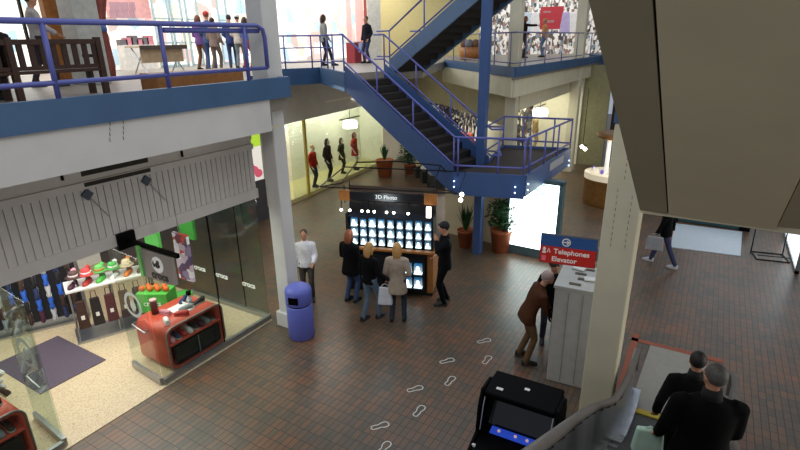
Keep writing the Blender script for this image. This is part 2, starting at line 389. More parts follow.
# wall from mannequin shop to far diagonal shop
m = MB(); m.prism([(-13.0,20.2),(-13.0,22.6),(-12.9,22.6),(-12.9,20.2)], 0, 4.36); struct(m.build('wall_far_left', YL), 'pale wall end past the mannequin window', 'wall')
m = MB(); m.prism([(-12.9,22.6),(-10.2,21.2),(-5.4,16.2),(-5.5,16.1),(-10.3,21.05),(-12.9,22.4)], 2.75, 4.36); struct(m.build('wall_back_header', BEIGE), 'beige header wall over the far gift shop', 'wall')
GOODS = display_mat('gift_shop_goods_glow', ['#1b1a20','#c8c4b6','#3a3f55','#55332c','#15171c','#a9a797','#56503a','#20222a','#101114'], 9, .4)
m = MB(); m.prism([(-12.9,24.6),(-10.6,23.6),(-5.6,18.4),(-5.5,18.5),(-10.5,23.75),(-12.9,24.75)], 0, 3.4); struct(m.build('window_5', GOODS), 'lit goods of the gift shop behind the staircase', 'window')
# right side of far gallery: header over lit display
m = MB(); m.box(-5.35,-5.2,16.0,26,3.35,4.36); struct(m.build('wall_display_header', CREAM), 'cream header over the lit side window', 'wall')
m = MB(); m.box(-7.2,-7.1,17.5,24.2,0,4.3); struct(m.build('wall_display_back', YL), 'pale yellow back wall of the lit side window', 'wall')
OLIVE = mat('olive_wall', '#8c8866', .65)
m = MB(); m.box(-7.2,-3.9,24.2,24.35,0,4.36); struct(m.build('wall_back', OLIVE), 'olive end wall beyond the lit side window', 'wall')
m = MB(); m.box(-7.1,-5.0,24.05,24.2,0,4.3); struct(m.build('wall_display_end', YL), 'pale lit end wall of the far side window', 'wall')
m = MB(); m.box(-3.9,-.5,25.4,25.55,0,4.4); struct(m.build('wall_back_dark', mat('dark_brown_front','#3a3020',.6)), 'dark shop front beyond the jewellery counter', 'wall')
m = MB(); m.box(-5.2,9,25.55,26.0,4.3,4.75); struct(m.build('trim_6', BLUEBEAM), 'blue beam of the farthest gallery', 'beam')
m = MB(); m.prism([(-4.65,26),(9,26),(9,36),(-4.65,36)], 4.36, ZF); struct(m.build('floor_upper_far', MATS['upper_floor_tile']), 'floor of the farthest gallery', 'floor')
m = MB(); m.box(-.5,9,32,32.2,0,4.36); struct(m.build('wall_back_right', BEIGE), 'beige wall at the far right end', 'wall')
m = MB(); m.box(8.8,9,-4,42,0,9); struct(m.build('wall_right', BEIGE), 'beige right hand wall', 'wall')
# ---- upper shops: patterned window walls, their brightness put in as glow
UW = mat('upper_white_wall', '#e6e3dc', .6, var=.04)
m = MB(); m.box(-12.8,-12.7,-2.5,5.4,ZF,8.6); struct(m.build('wall_upper_left', mat('blue_grey_front','#aab6bd',.4,var=.15,scale=1)), 'blue grey upper shop front behind the bench', 'wall')
LIT = display_mat('upper_shop_goods_glow', ['#ece8e0','#dcdad6','#f2f0ea','#d9b9b2','#efece4','#a9c0cb','#f5f2ea','#e0d2ba','#b9aaa2','#f0eee8'], 2.6, .75, (1,1,.7))
LIT2 = display_mat('upper_shop_shelves_glow', ['#efece4','#b9b2a4','#f5f2ea','#5d554c','#d8d4cc','#9a7a72','#efeae2','#7d8e9b','#4a4644'], 9, .34, (1,1,.6))
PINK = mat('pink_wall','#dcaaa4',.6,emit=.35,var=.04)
m = MB(); m.beam((-6.35,13.25,.97),(-4.3,13.05,.97),.12,1.94); struct(m.build('wall_under_landing', BEIGE), 'beige wall under the stair landing behind the potted plants', 'wall')
def upwall(name, p, q, mt, label, z0=ZF, z1=8.6):
    m = MB(); m.beam((p[0],p[1],(z0+z1)/2),(q[0],q[1],(z0+z1)/2),.1,z1-z0); return struct(m.build(name, mt), label, 'window')
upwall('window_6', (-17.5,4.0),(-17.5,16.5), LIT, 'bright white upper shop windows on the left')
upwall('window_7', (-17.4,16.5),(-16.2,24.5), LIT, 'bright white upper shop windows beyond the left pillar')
def upost(nm, px0, px1, dist, mt, label):
    r0, r1 = ray(px0,35), ray(px1,35); P0, P1 = [EYE+r*(dist/math.hypot(r.x,r.y)) for r in (r0,r1)]; m = MB(); m.beam((P0.x,P0.y,6.63),(P1.x,P1.y,6.63),.3,3.94); return struct(m.build(nm, mt), label, 'post')
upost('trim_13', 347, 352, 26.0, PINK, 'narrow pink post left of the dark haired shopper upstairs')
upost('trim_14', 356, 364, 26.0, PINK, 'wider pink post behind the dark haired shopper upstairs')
upost('trim_15', 364.5, 367.5, 25.6, mat('brick_red_post','#9a4a3c',.6), 'brick red post behind the dark haired shopper upstairs')
upost('trim_16', 368, 381, 25.0, mat('grey_upper_column','#b3b1a8',.6), 'grey column left of the yellow upper wall')
upwall('wall_upper_yellow', (-15.4,23.4),(-11.4,27.5), mat('yellow_upper_wall','#cbbf85',.6,emit=.06,var=.03), 'yellow upper wall behind the stair head')
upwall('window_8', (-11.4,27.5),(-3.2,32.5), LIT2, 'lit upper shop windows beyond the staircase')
upwall('wall_upper_far', (-3.2,32.5),(4,33), UW, 'white upper wall at the far right')
def wallquad(name, px0, py0, px1, py1, X, mt, label, cat, th=.06):
    a, b = atx(px0,py1,X), atx(px1,py0,X); m = MB(); m.box(X-th/2, X+th/2, a.y, b.y, max(min(a.z,b.z),ZF), max(a.z,b.z)); return m.build(name, mt, None)
o = wallquad('wall_pink_panel', 108, -6, 147, 17, -17.3, mat('pale_pink_paint','#d9a09c',.6), '', ''); struct(o, 'pale pink wall panel in the bright upper shop', 'wall')
TEAL = mat('pale_teal_frame','#a9bfc2',.5)
for i, (x0, x1) in enumerate(((153,168),(171,181),(186,197),(218,226))):
    t = thing('window_%d' % (20+i), ['first','second','third','fourth'][i]+' teal framed glazed bay of the upper shop from the left', 'window', (0,0,0)); t['kind'] = 'structure'
    a, b = atx(x0,10,-17.0), atx(x1,10,-17.0); zt = 8.4; m = MB()
    for yy in (a.y, b.y): m.box(-17.04,-16.98, yy-.03, yy+.03, ZF, zt)
    for zz in (ZF+.05, 5.5, 6.3, 7.1, 7.9): m.box(-17.04,-16.98, a.y, b.y, zz-.03, zz+.03)
    m.build('glazing_frame', TEAL, t)
PRM = mat('small_pink_print','#a9848c',.6)
t = thing('wall_pictures', 'grid of tiny pink prints on the white upper shop wall', 'prints', (-17.3,0,0))
for k in range(8):
    p = atx(113+6.5*(k%4), 6+8*(k//4), -17.25); m = MB(); m.box(.0,.04,p.y-.1,p.y+.1,p.z-.12,p.z+.12); m.build('print', PRM, t)
t = thing('wall_shelf', 'white shelf of pink and grey goods against the upper shop wall', 'shelf', (-16.9,0,0))
a, b = atx(118,36,-16.9), atx(150,36,-16.9); m = MB(); m.box(-.2,.2,a.y,b.y,ZF,5.45); m.build('cabinet', mat('white_cabinet','#dcd8d0',.5), t)
for k in range(6):
    y_ = a.y+(b.y-a.y)*(k+.5)/6; m = MB(); m.box(-.12,.12,y_-.12,y_+.12,5.45,5.62+.06*(k%3)); m.build('box', mat('goods_pink' if k%2 else 'goods_dark','#c9808a' if k%2 else '#6a6468',.6), t)
# ================================================================== RAILINGS
def railing(name, pts, label, hts=(.82,), r=.035, posts=None, lower=.17, endcurve=False, mtl=None, group=None, parent=None, mid=None):
    """pts: floor-level points; one thing with top rail, lower rail and its posts"""
    mtl = mtl or RAIL
    t = parent if parent is not None else thing(name, label, 'railing', pts[0], group=group)
    o = Vector((0,0,0)) if parent is not None else Vector(pts[0])
    P = [Vector(p)-o for p in pts]; h = hts[0]; up = lambda p, z: p + Vector((0,0,z))
    top = [up(p,h) for p in P]
    if endcurve:
        d = (P[-1]-P[-2]).normalized(); top = top[:-1] + [up(P[-1]-d*.15,h), up(P[-1]-d*.03,h-.06), up(P[-1],h-.18), up(P[-1],lower)]
    m = MB(); m.tube(top, r, 8); m.build('top_rail', mtl, t, True)
    m = MB(); m.tube([up(p,lower) for p in P], r*.85, 8); m.build('lower_rail', mtl, t, True)
    if mid:
        m = MB(); m.tube([up(p,mid) for p in P], r*.7, 8); m.build('middle_rail', mtl, t, True)
    for q in posts or []:
        q = Vector(q)-o; m = MB(); m.tube([q, up(q,h-.02)], r*.9, 8); m.build('post', mtl, t, True)
    return t
XR = -6.43
posts = [(XR, atx(px, py, XR).y, 4.92) for px, py in ((58,95),(169,86),(249,80))]
lr = railing('gallery_railing', [(XR,-2.3,4.92),(XR,6.52,4.92)], 'violet blue tubular railing on the left gallery beam', posts=posts+[(XR,1.2,4.92),(XR,-.8,4.92)], endcurve=True, r=.034)
m = MB(); y0, y1 = atx(165,29,XR).y, atx(262,27,XR).y
m.tube([(-.04,y0+2.3,.74),(-.04,y1+2.25,.74)], .035, 8); m.build('inner_rail', RAIL, lr, True)
K1, K2, K3 = Vector((-11.5,12.35,4.7)), Vector((-10.95,13.5,4.7)), Vector((-8.6,11.6,4.7))
def lerp(a, b, t): return a + (b-a)*t
railing('gallery_railing', [tuple(lerp(K1,K2,-.3)), tuple(K2), tuple(lerp(K2,K3,.55))], 'thin blue railing between the left pillar and the stair head', hts=(.95,), r=.025,
        posts=[tuple(p) for p in (lerp(K1,K2,.05), lerp(K1,K2,.75), K2, lerp(K2,K3,.3), lerp(K2,K3,.55))], lower=.18, mid=.6)
F1, F2, F3 = Vector((-9.4,19.6,4.7)), Vector((-5.05,14.85,4.7)), Vector((-4.75,26,4.7))
railing('gallery_railing', [tuple(F1),tuple(F2)], 'grey violet railing on the far blue beam left of the cream pillar', hts=(.95,), r=.022, posts=[tuple(lerp(F1,F2,t)) for t in (.1,.32,.54,.76,.95)], lower=.12, mtl=mat('grey_violet_rail','#7a7796',.4))
railing('gallery_railing', [tuple(F2),tuple(F3)], 'grey violet railing on the far blue beam right of the cream pillar', hts=(.95,), r=.022, posts=[tuple(lerp(F2,F3,t)) for t in (.08,.25,.42,.6,.8)], lower=.12, mtl=MATS['grey_violet_rail'])
# ================================================================== STAIRCASE
st = thing('staircase', 'blue steel staircase descending to a railed landing around the blue pole', 'staircase', (0,0,0))
TREAD = mat('dark_stair_tread', '#1d1712', .7)
def flight(root, p0, p1, width, nst, strz=.36, mtl=BLUE, closed=False, st_=.06):
    """p0 top/near edge start, p1 end of the same edge; width along NV"""
    for off in (0, width):
        m = MB(); a, b = p0+NV*off, p1+NV*off; m.prism3([a+Vector((0,0,-strz))-NV*.03, b+Vector((0,0,-strz))-NV*.03, b+Vector((0,0,st_))-NV*.03, a+Vector((0,0,st_))-NV*.03],
                 [a+Vector((0,0,-strz))+NV*.03, b+Vector((0,0,-strz))+NV*.03, b+Vector((0,0,st_))+NV*.03, a+Vector((0,0,st_))+NV*.03]); m.build('stringer', mtl, root)
    for i in range(nst):
        a = lerp(p0, p1, (i+.1)/nst); b = lerp(p0, p1, (i+1)/nst); z = b.z if b.z < a.z else a.z
        z -= .06
        m = MB(); a2, b2 = Vector((a.x,a.y,z)), Vector((b.x,b.y,z)); q = [a2+NV*.03, b2+NV*.03, b2+NV*(width-.03), a2+NV*(width-.03)]
        m.prism3([v-Vector((0,0,.04)) for v in q], q); m.build('step', TREAD, root)
        if closed:
            m = MB(); c = a2 if p1.z > p0.z else b2; m.prism3([c+NV*.03-Vector((0,0,.2)), c+NV*.03+U*.02-Vector((0,0,.2)), c+NV*(width-.03)+U*.02-Vector((0,0,.2)), c+NV*(width-.03)-Vector((0,0,.2))],
                 [c+NV*.03, c+NV*.03+U*.02, c+NV*(width-.03)+U*.02, c+NV*(width-.03)]); m.build('riser', TREAD, root)
flight(st, S, A, 1.5, 13, .48, st_=.16, closed=True)
B, Cc, D = Vector((-3.40,11.22,2.5)), Vector((-3.27,14.8,2.5)), Vector((-5.1,14.4,2.5))
A2 = A + NV*1.5
m = MB(); m.prism([(v.x,v.y) for v in (A,B,Cc,D,A2)], 2.40, 2.5); m.build('landing_floor', mat('landing_tread','#2f2620',.6), st)
for a, b, h in ((A,B,.56),(B,Cc,.5),(Cc,D,.3),(D,A2,.3)):
    m = MB(); m.beam(a+Vector((0,0,-h/2+.06)), b+Vector((0,0,-h/2+.06)), .06, h); m.build('landing_beam', BLUE, st)
m = MB(); m.beam(lerp(B,Cc,.47)+Vector((.04,0,-.1)), lerp(B,Cc,.8)+Vector((.04,0,-.1)), .01, .2); o = m.build('panel', mat('grey_panel','#9aa0a8',.4), st); o['label'] = 'pale grey side panel'
PX, PY = -4.87, 12.17
m = MB(); m.obox((PX,PY,0), .21, .21, 9); m.build('pole', BLUE, st, bevel=.01)
def stair_rail(root, pts, posts, h=.86, r=.026, lower=.2):
    P = [Vector(p) for p in pts]
    m = MB(); m.tube([p+Vector((0,0,h)) for p in P], r, 8); m.build('handrail', RAIL, root, True)
    m = MB(); m.tube([p+Vector((0,0,lower)) for p in P], r*.9, 8); m.build('lower_rail', RAIL, root, True)
    for q in posts:
        m = MB(); m.tube([Vector(q)-Vector((0,0,.05)), Vector(q)+Vector((0,0,h))], r*.85, 8); m.build('post', RAIL, root, True)
P0 = S-U*.05+Vector((0,0,.08)); q1 = A+Vector((0,0,.02))
stair_rail(st, [P0-U*.5, P0, q1, q1+U*.12, B+Vector((-.05,0,.02)), Cc], [P0, lerp(P0,q1,.33), lerp(P0,q1,.66), q1, q1+U*.12, lerp(A,B,.62), B+Vector((-.05,0,0)), B+Vector((0,.25,0)), lerp(B,Cc,.36), lerp(B,Cc,.66), Cc])
P0b = S2+Vector((0,0,.08)); q2 = A2+Vector((0,0,.02))
stair_rail(st, [P0b-U*.4, P0b, lerp(P0b,q2,.92), A2+U*.05, A2+Vector((.3,.1,0)), A2+Vector((.12,.5,0)), D+Vector((-.1,-1.1,0))+Vector((0,0,-.12)), D+Vector((0,0,.02)), Cc], [P0b, lerp(P0b,q2,.33), lerp(P0b,q2,.66), lerp(P0b,q2,.92), D, lerp(D,Cc,.3), lerp(D,Cc,.75)])
LED = emit_mat('blue_white_led', '#a9d4ff', 5)
for px, py, ww in ((454,184,A),(515,190,B),(528,187,B),(569,163,Cc)):
    d = math.hypot(ww.x, ww.y)-.12; r0 = ray(px,py); c = EYE + r0*(d/math.hypot(r0.x,r0.y))
    for dz in (-.07,.07):
        m = MB(); m.ball((c.x,c.y,c.z+dz), .019, u=8, v=6); o = m.build('small_lamp', LED, st, True); o['label'] = 'small blue white lamp'
# upper flight
up = thing('staircase', 'upper blue staircase rising right with dark open treads seen from below', 'staircase', (0,0,0))
sl = .53/.848
N1 = N0 + U*6.5 + Vector((0,0,6.5*sl))
flight(up, N0+Vector((0,0,.3)), N1+Vector((0,0,.3)), 1.5, 22, .32, mtl=mat('grey_blue_steel','#56708f',.45,var=.06), closed=True, st_=.14)
for off in (0, 1.5):
    a, b = N0+NV*off+Vector((0,0,.32)), N1+NV*off+Vector((0,0,.32))
    stair_rail(up, [a-U*.5, a, b], [lerp(a,b,t) for t in (0,.2,.42,.64,.86)] , h=.9)
# ================================================================== DESCENDING ESCALATOR
es = thing('escalator', 'grey escalator carrying two people in dark coats down to the floor', 'escalator', (0,0,0))
STEP = mat('grooved_step', '#4c4b47', .45, .5); YEL = mat('yellow_comb', '#b9a21c', .5); PLATE = mat('landing_plate', '#8f8b82', .45, .3, var=.05)
XL, XRt = -.45, .55; SL = .577; YB = 6.45
m = MB(); m.prism([(-.36,7.56),(XRt+.02,7.56),(XRt+.1,9.57),(-.28,9.57)], 0, .02); m.build('landing_plate', PLATE, es)
m = MB(); m.box(XL, XRt, 7.44, 7.56, 0, .024); m.build('comb', YEL, es)
for i, yy in enumerate((7.04, 6.64)):
    m = MB(); m.box(XL, XRt, yy+.012, yy+.4, -.1, .004); m.box(XL, XRt, yy, yy+.012, -.1, -.01); m.build('step', STEP, es)
n = 0
while n < 20:
    y1 = YB-.0-.4*n+.2; z = .23*n+.12; m = MB()
    m.box(XL, XRt, y1-.4, y1-.008, z-.25, z)
    k = XL+.01
    while k < XRt-.02:
        m.box(k, k+.016, y1-.4, y1-.01, z, z+.008); k += .034
    m.build('step', STEP, es); n += 1
def rx_(y): return 0 if y < 4.8 else (.2*min(1,(y-4.8)/2.4))
def slope_z(y): return max(0, (YB-y)*SL)
BAL = mat('balustrade_steel', '#7d7f80', .35, .7); RUB = mat('rubber_handrail', '#5b5550', .5); SILV = mat('bright_deck', '#c9ccd0', .22, .9)
def rail_path(x):
    P = []
    for i in range(0, 15):
        y = -2.2 + i*.6; P.append((x+rx_(y), y, slope_z(y)+.87))
    P += [(x+rx_(y), y, z) for y, z in ((6.7,.89),(7.1,.85),(7.5,.83),(7.8,.82),(8.0,.78),(8.1,.68),(8.1,.52),(8.0,.4))]
    return P
for x in (-.60, .72):
    m = MB(); m.tube(rail_path(x), [(.05,.035)]*len(rail_path(x)), 10); m.build('handrail', RUB, es, True)
    pts = [(y, slope_z(y)) for y in [-2.2+.4*i for i in range(26)]]
    m = MB()
    for (ya,za),(yb,zb) in zip(pts[:-1],pts[1:]):
        p_, q_ = x+rx_(ya), x+rx_(yb); m.prism3([(p_-.03,ya,za),(p_+.03,ya,za),(q_+.03,yb,zb),(q_-.03,yb,zb)], [(p_-.03,ya,za+.83),(p_+.03,ya,za+.83),(q_+.03,yb,zb+.8),(q_-.03,yb,zb+.8)])
    m.build('balustrade', BAL, es)
    m = MB(); s = 1 if x < 0 else -1; a, b = (x+s*.03, x+s*.15); a, b = min(a,b), max(a,b)
    for (ya,za),(yb,zb) in zip(pts[:-1],pts[1:]):
        u_, v_ = rx_(ya), rx_(yb); m.prism3([(a+u_,ya,max(za-.3,0)),(b+u_,ya,max(za-.3,0)),(b+v_,yb,max(zb-.3,0)),(a+v_,yb,max(zb-.3,0))], [(a+u_,ya,za+.2),(b+u_,ya,za+.2),(b+v_,yb,zb+.2),(a+v_,yb,zb+.2)])
    m.build('skirt_deck', SILV, es)
    m = MB(); s2 = -s; a, b = sorted((x+s2*.03, x+s2*.2))
    for (ya,za),(yb,zb) in zip(pts[:-6],pts[1:-5]):
        u_, v_ = rx_(ya), rx_(yb); m.prism3([(a+u_,ya,max(za-.9,0)),(b+u_,ya,max(za-.9,0)),(b+v_,yb,max(zb-.9,0)),(a+v_,yb,max(zb-.9,0))], [(a+u_,ya,za+.35),(b+u_,ya,za+.35),(b+v_,yb,zb+.35),(a+v_,yb,zb+.35)])
    m.build('outer_cladding', BAL, es)
# terracotta border tiles around the landing plate
m = MB(); m.box(-.62,-.5,7.4,9.9,.001,.006); m.box(-.62,.9,9.6,9.72,.001,.006); o = m.build('trim_7', mat('red_border_tile','#8a4427',.5)); struct(o, 'red brown border tiles round the escalator landing', 'floor trim')
# ================================================================== OVERHEAD ESCALATOR (underside)
oe = thing('escalator', 'underside of the overhead escalator clad in grey brown panels', 'escalator', (0,0,0))
dsl = ray(678,365); P_a, P_b = aty(640,210,5.0), aty(775,230,5.0); seam = aty(668,214.5,5.0)
P_c = aty(815,236,5.0)
def under(name, a, b, mt, lab=None, L=9.5, d0=dsl, gap=0):
    m = MB(); a, b = Vector(a), Vector(b); upv = Vector((0,0,.9))
    q = [a, b, b-d0*L, a-d0*L]; m.prism3(q, [v+upv for v in q]); o = m.build(name, mt, oe)
    if lab: o['label'] = lab
dx = Vector((.006,0,0))
under('soffit_panel', P_a, seam-dx, mat('grey_brown_cladding_shaded','#aa9e82',.55,var=.06,scale=1.2), 'narrow edge panel')  # same cladding as the main soffit, shade put into a darker colour
nrm = (P_b-P_a).cross(dsl).normalized()
def onplane(px, py):
    r = ray(px,py); return EYE + r*((P_a-EYE).dot(nrm)/r.dot(nrm))
Q = onplane(800,178); far = P_b + (Q-P_b)*6
m = MB(); upv = Vector((0,0,.9)); q = [seam+dx, P_b, far, far-dsl*4, seam+dx-dsl*9.5]; m.prism3(q, [v+upv for v in q]); m.build('soffit_panel', GREYCLAD, oe)
m = MB(); g = (Q-P_b).normalized(); s = Vector((.012,0,.0)); q = [P_b+s, P_c+Vector((.6,.1,.02)), far+Vector((1.6,.5,.4)), far+s]; m.prism3([v+Vector((0,0,.03)) for v in q], [v+upv for v in q]); m.build('soffit_panel', MATS['grey_brown_cladding_shaded'], oe)
m = MB(); m.prism3([seam-dx*2+Vector((0,0,.02)), seam+dx*2+Vector((0,0,.02)), seam+dx*2-dsl*9.5+Vector((0,0,.02)), seam-dx*2-dsl*9.5+Vector((0,0,.02))],[seam-dx*2+upv, seam+dx*2+upv, seam+dx*2-dsl*9.5+upv, seam-dx*2-dsl*9.5+upv]); m.build('joint', DARK, oe)
m = MB(); m.box(-.42, 3.0, 5.02, 6.9, 3.96, 4.7); m.build('landing_box', GREYCLAD, oe)
m = MB(); m.box(-1.03, 4, 6.95, 7.4, 4.5, 4.86); struct(m.build('trim_8', BLUEBEAM), 'blue gallery beam above the cream pillar', 'beam')
# ================================================================== SHOE SHOP
def shoe_mesh(upper, sole):
    m = MB(); R = Matrix.Rotation(PI/2, 3, 'X')
    secs = []
    for y, w, h in ((-.13,.022,.03),(-.12,.034,.05),(-.07,.038,.052),(-.02,.036,.046),(.03,.044,.04),(.08,.05,.033),(.12,.04,.024),(.14,.02,.014)):
        secs.append(((0,y,.018+h*.8), w, h, R))
    m.loft(secs, 10)
    m.mi = 1
    pts = [(-.034,-.12),(0,-.137),(.034,-.12),(.036,-.02),(.05,.07),(.036,.13),(0,.147),(-.04,.125),(-.05,.07),(-.038,-.02)]
    m.prism(pts, 0, .022)
    m.mi = 0; m.tube([(-.04,-.05,.06),(-.036,-.10,.085),(0,-.135,.088),(.036,-.10,.085),(.04,-.05,.06)], .008, 6)
    me = bpy.data.meshes.new('clog'); bmesh.ops.recalc_face_normals(m.bm, faces=m.bm.faces[:]); m.bm.to_mesh(me); m.bm.free()
    me.materials.append(upper); me.materials.append(sole)
    for p in me.polygons: p.use_smooth = True
    return me
def smat(n, c): return mat('clog_'+n, c, .55, var=.06)
SOLEW = smat('pale_sole', '#b9b2a6')
SHOES = {n: shoe_mesh(smat(n, c), SOLEW if n in ('black','navy','brown') else smat(n, c)) for n, c in
    dict(black='#17161a', brown='#3d2a22', navy='#23305a', blue='#2a5fc0', grey='#7f8588', red='#a8322c', pink='#d98fa0', white='#dcdcdc', green='#4fae4a', plum='#4a2034', silver='#b9bcc0', orange='#d2762c').items()}
def shoe(col, loc, rot, label, group):
    o = bpy.data.objects.new('clog', SHOES[col]); COL.objects.link(o); o.location = loc; o.rotation_euler = rot
    return tag(o, label, 'shoe', group)
# back rack: freestanding panel with hung shoes
BR = thing('shoe_rack', 'tall dark rack hung with clogs at the back left of the shoe shop', 'shoe rack', (-11.2, 4.15, 0), rz=math.radians(62))
m = MB(); m.box(-.85,.85,.04,.07,.12,1.75); m.build('back_panel', mat('dark_rack_panel','#26262c',.6), BR)
m = MB(); m.box(-.9,-.84,-.02,.1,0,1.8); m.build('upright', STEEL, BR); m = MB(); m.box(.84,.9,-.02,.1,0,1.8); m.build('upright', STEEL, BR)
m = MB(); m.box(-.9,.9,-.2,.25,0,.06); m.build('base', STEEL, BR)
Rm = Matrix.Rotation(math.radians(62),4,'Z'); Rm.translation = Vector((-11.2,4.15,0))
cols = ['blue','blue','navy','grey','black','blue','black','navy','silver','brown','navy','black','plum','brown','black','silver','brown','black','navy','black']
names = {'silver':'pale grey'}
for r_ in range(6):
    for c_ in range(8):
        cl = cols[(c_*3 + r_*5 + r_*c_) % len(cols)]
        if r_ >= 5 and c_ < 3: cl = 'blue'
        p = Rm @ Vector((-.72+.205*c_, -.005, .26+.26*r_))
        shoe(cl, p, (PI/2, 0, math.radians(62)), names.get(cl, cl)+' clog hung on the dark back rack of the shoe shop', 'clogs on the back rack')
# white shelf table with goods underneath
SR = math.radians(66.8); SO = Vector((-9.85, 4.3, 0))
sh = thing('display_table', 'white topped display table with dark bags hung below', 'display table', SO, rz=SR)
WTOP = mat('white_table_top', '#e4e3e0', .35, var=.03)
m = MB(); m.box(-.1,1.45,-.05,.5,1.08,1.13); m.build('table_top', WTOP, sh, bevel=.01)
for x in (-.05, .66, 1.4):
    for y in (0, .45):
        m = MB(); m.tube([(x,y,0),(x,y,1.08)], .018, 8); m.build('leg', STEEL, sh)
m = MB(); m.box(-.1,1.45,-.1,.55,.0,.06); m.build('base', STEEL, sh)
Sm = Matrix.Rotation(SR,4,'Z'); Sm.translation = SO
BAGC = [mat('brown_bag','#3a231b',.6), mat('dark_bag','#1c1718',.6), mat('plum_bag','#4a2226',.6)]
for i in range(6):
    b = thing('hanging_bag', ['brown','black','plum'][i%3]+' shopping bag hanging below the white display table, '+['first','second','third','fourth','fifth','sixth'][i]+' from its left end', 'bag', Sm @ Vector((.08+.25*i, -.02, .3)), rz=SR, group='bags under the display table')
    m = MB(); m.prism3([(-.1,-.05,0),(.1,-.05,0),(.1,.05,0),(-.1,.05,0)], [(-.08,-.03,.58),(.08,-.03,.58),(.08,.03,.58),(-.08,.03,.58)]); m.build('bag_body', BAGC[i%3], b, bevel=.015)
    m = MB(); m.tube([(-.05,0,.56),(-.04,0,.72),(.04,0,.72),(.05,0,.56)], .008, 6); m.build('strap', BAGC[(i+1)%3], b)
    m = MB(); m.box(-.03,.03,-.056,-.046,.2,.28); m.build('price_tag', WTOP, b)
goods = [('plum','pink'),('red','red'),('green','green'),('white','white'),('orange','orange'),('brown','silver')]
for i, (c1, c2) in enumerate(goods):
    p = Sm @ Vector((.05+.24*i, .12, 1.13)); nm = names.get(c1, c1)
    shoe(c1, p, (0,0,SR+PI-.6), nm+' clog in the front row on the white topped display table', 'clogs on the white display table')
    b = thing('shoe_stand', 'small clear riser holding a '+names.get(c2,c2)+' clog on the white display table', 'riser', Sm @ Vector((.09+.24*i,.36,1.13)), rz=SR)
    m = MB(); m.box(-.08,.08,-.08,.08,.14,.155); m.build('riser_top', WTOP, b); m = MB(); m.lathe([(.05,0),(.05,.01),(.015,.02),(.015,.14)], (0,0,0), 10); m.build('riser_foot', STEEL, b)
    shoe(c2, Sm @ Vector((.09+.24*i,.36,1.285)), (0,0,SR+PI-.4), names.get(c2,c2)+' clog raised on a riser on the white display table', 'clogs on risers')
for i, (u, v, c, c2, nm) in enumerate(((.06,.27,'#4a3330','#e2d6d6','brown and white'),(.27,.27,'#c23a3c','#e8dcdc','red and white'),(.5,.3,'#5aa552','#c9702c','green and orange'),(.74,.3,'#3f9a48','#e6e4da','green and white'),(.98,.28,'#c9b492','#dcd0ba','tan'),(1.25,.3,'#2a2626','#7a4a2a','black and brown'))):
    t = thing('sun_hat', nm+' brimmed hat on a stand on the white display table', 'hat', Sm @ Vector((u+.03,v-.13,1.13)))
    m = MB(); m.lathe([(.07,0),(.02,.02),(.02,.2)], seg=10); m.build('stand', STEEL, t, True)
    m = MB(); m.lathe([(.06,.18),(.14,.19),(.145,.2),(.085,.215),(.08,.29),(.06,.31),(.01,.315)], seg=18); m.build('hat_body', mat('hat'+c, c, .7), t, True)
    m = MB(); m.lathe([(.087,.215),(.085,.25)], seg=18); m.build('hat_band', mat('hat'+c2, c2, .7), t, True)
# round hanging rack at the far left
p0 = Vector((-9.15, 2.25, 0)); rk = thing('shoe_carousel', 'round steel carousel of pale sandals at the left picture edge', 'shoe carousel', p0)
m = MB(); m.lathe([(.3,0),(.3,.03),(.04,.05),(.03,1.5),(.05,1.55)], (0,0,0), 20); m.build('column', STEEL, rk, True)
for k in range(4):
    m = MB(); z = .4+.33*k; m.tube([(.3*math.cos(2*PI*j/20), .3*math.sin(2*PI*j/20), z) for j in range(21)], .01, 6); m.build('ring', STEEL, rk, True)
    for j in range(11):
        t = 2*PI*j/11+.2*k; c = ['silver','grey','brown','silver','white','black'][(j+k*2)%6]
        shoe(c, p0+Vector((.33*math.cos(t), .33*math.sin(t), z-.1)), (PI/2-.5, 0, t-PI/2+PI), names.get(c,c)+' sandal hung on the round steel carousel', 'sandals on the carousel')
# red display units
REDM = mat('coral_red_laminate', '#c4513f', .35, var=.05); INNER = mat('dark_inner', '#232726', .5); EDGE = mat('grey_edge','#8f918f',.35,.5)
def rrect(w, h, r, n=6):
    P = []
    for cx, cz, a0 in ((w-r, r, -PI/2), (w-r, h-r, 0), (r, h-r, PI/2), (r, r, PI)):
        for k in range(n+1):
            t = a0 + PI/2*k/n; P.append((cx+r*math.cos(t), cz+r*math.sin(t)))
    return P
def red_unit(loc, rz, label, W=1.2, Dp=.85, H=.86):
    t = thing('display_unit', label, 'display unit', loc, rz)
    o = rrect(W, H, .16); i_ = [(.05+(W-.1)/W*x, .05+(H-.1)/H*z) for x, z in o]
    m = MB(); n = len(o)
    def ring(pts, y): return [m.bm.verts.new((x, y, z)) for x, z in pts]
    a, b, c, d = ring(o, 0), ring(o, Dp), ring(i_, 0), ring(i_, Dp)
    for k in range(n):
        j = (k+1) % n; m.face([a[k],a[j],b[j],b[k]]); m.face([c[k],d[k],d[j],c[j]]); m.face([a[k],c[k],c[j],a[j]]); m.face([b[k],b[j],d[j],d[k]])
    m.build('shell', REDM, t, True)
    m = MB(); m.tube([(x,-.006,z) for x, z in o+o[:1]], .013, 6); m.build('edge_strip', EDGE, t)
    m = MB(); m.box(.05, W-.05, -.01, Dp-.02, .50, .54); m.build('shelf', REDM, t, bevel=.01)
    m = MB(); m.box(.1, W-.1, .3, .33, .06, .5); m.build('back_panel', INNER, t)
    m = MB(); m.box(.12, W-.12, -.02, .02, .12, .46); o2 = m.build('dark_front', mat('dark_glass_front','#1a1f1e',.15), t)
    m = MB(); m.box(W/2-.01, W/2+.01, -.03, -.02, .12, .46); m.build('door_gap', EDGE, t)
    return t
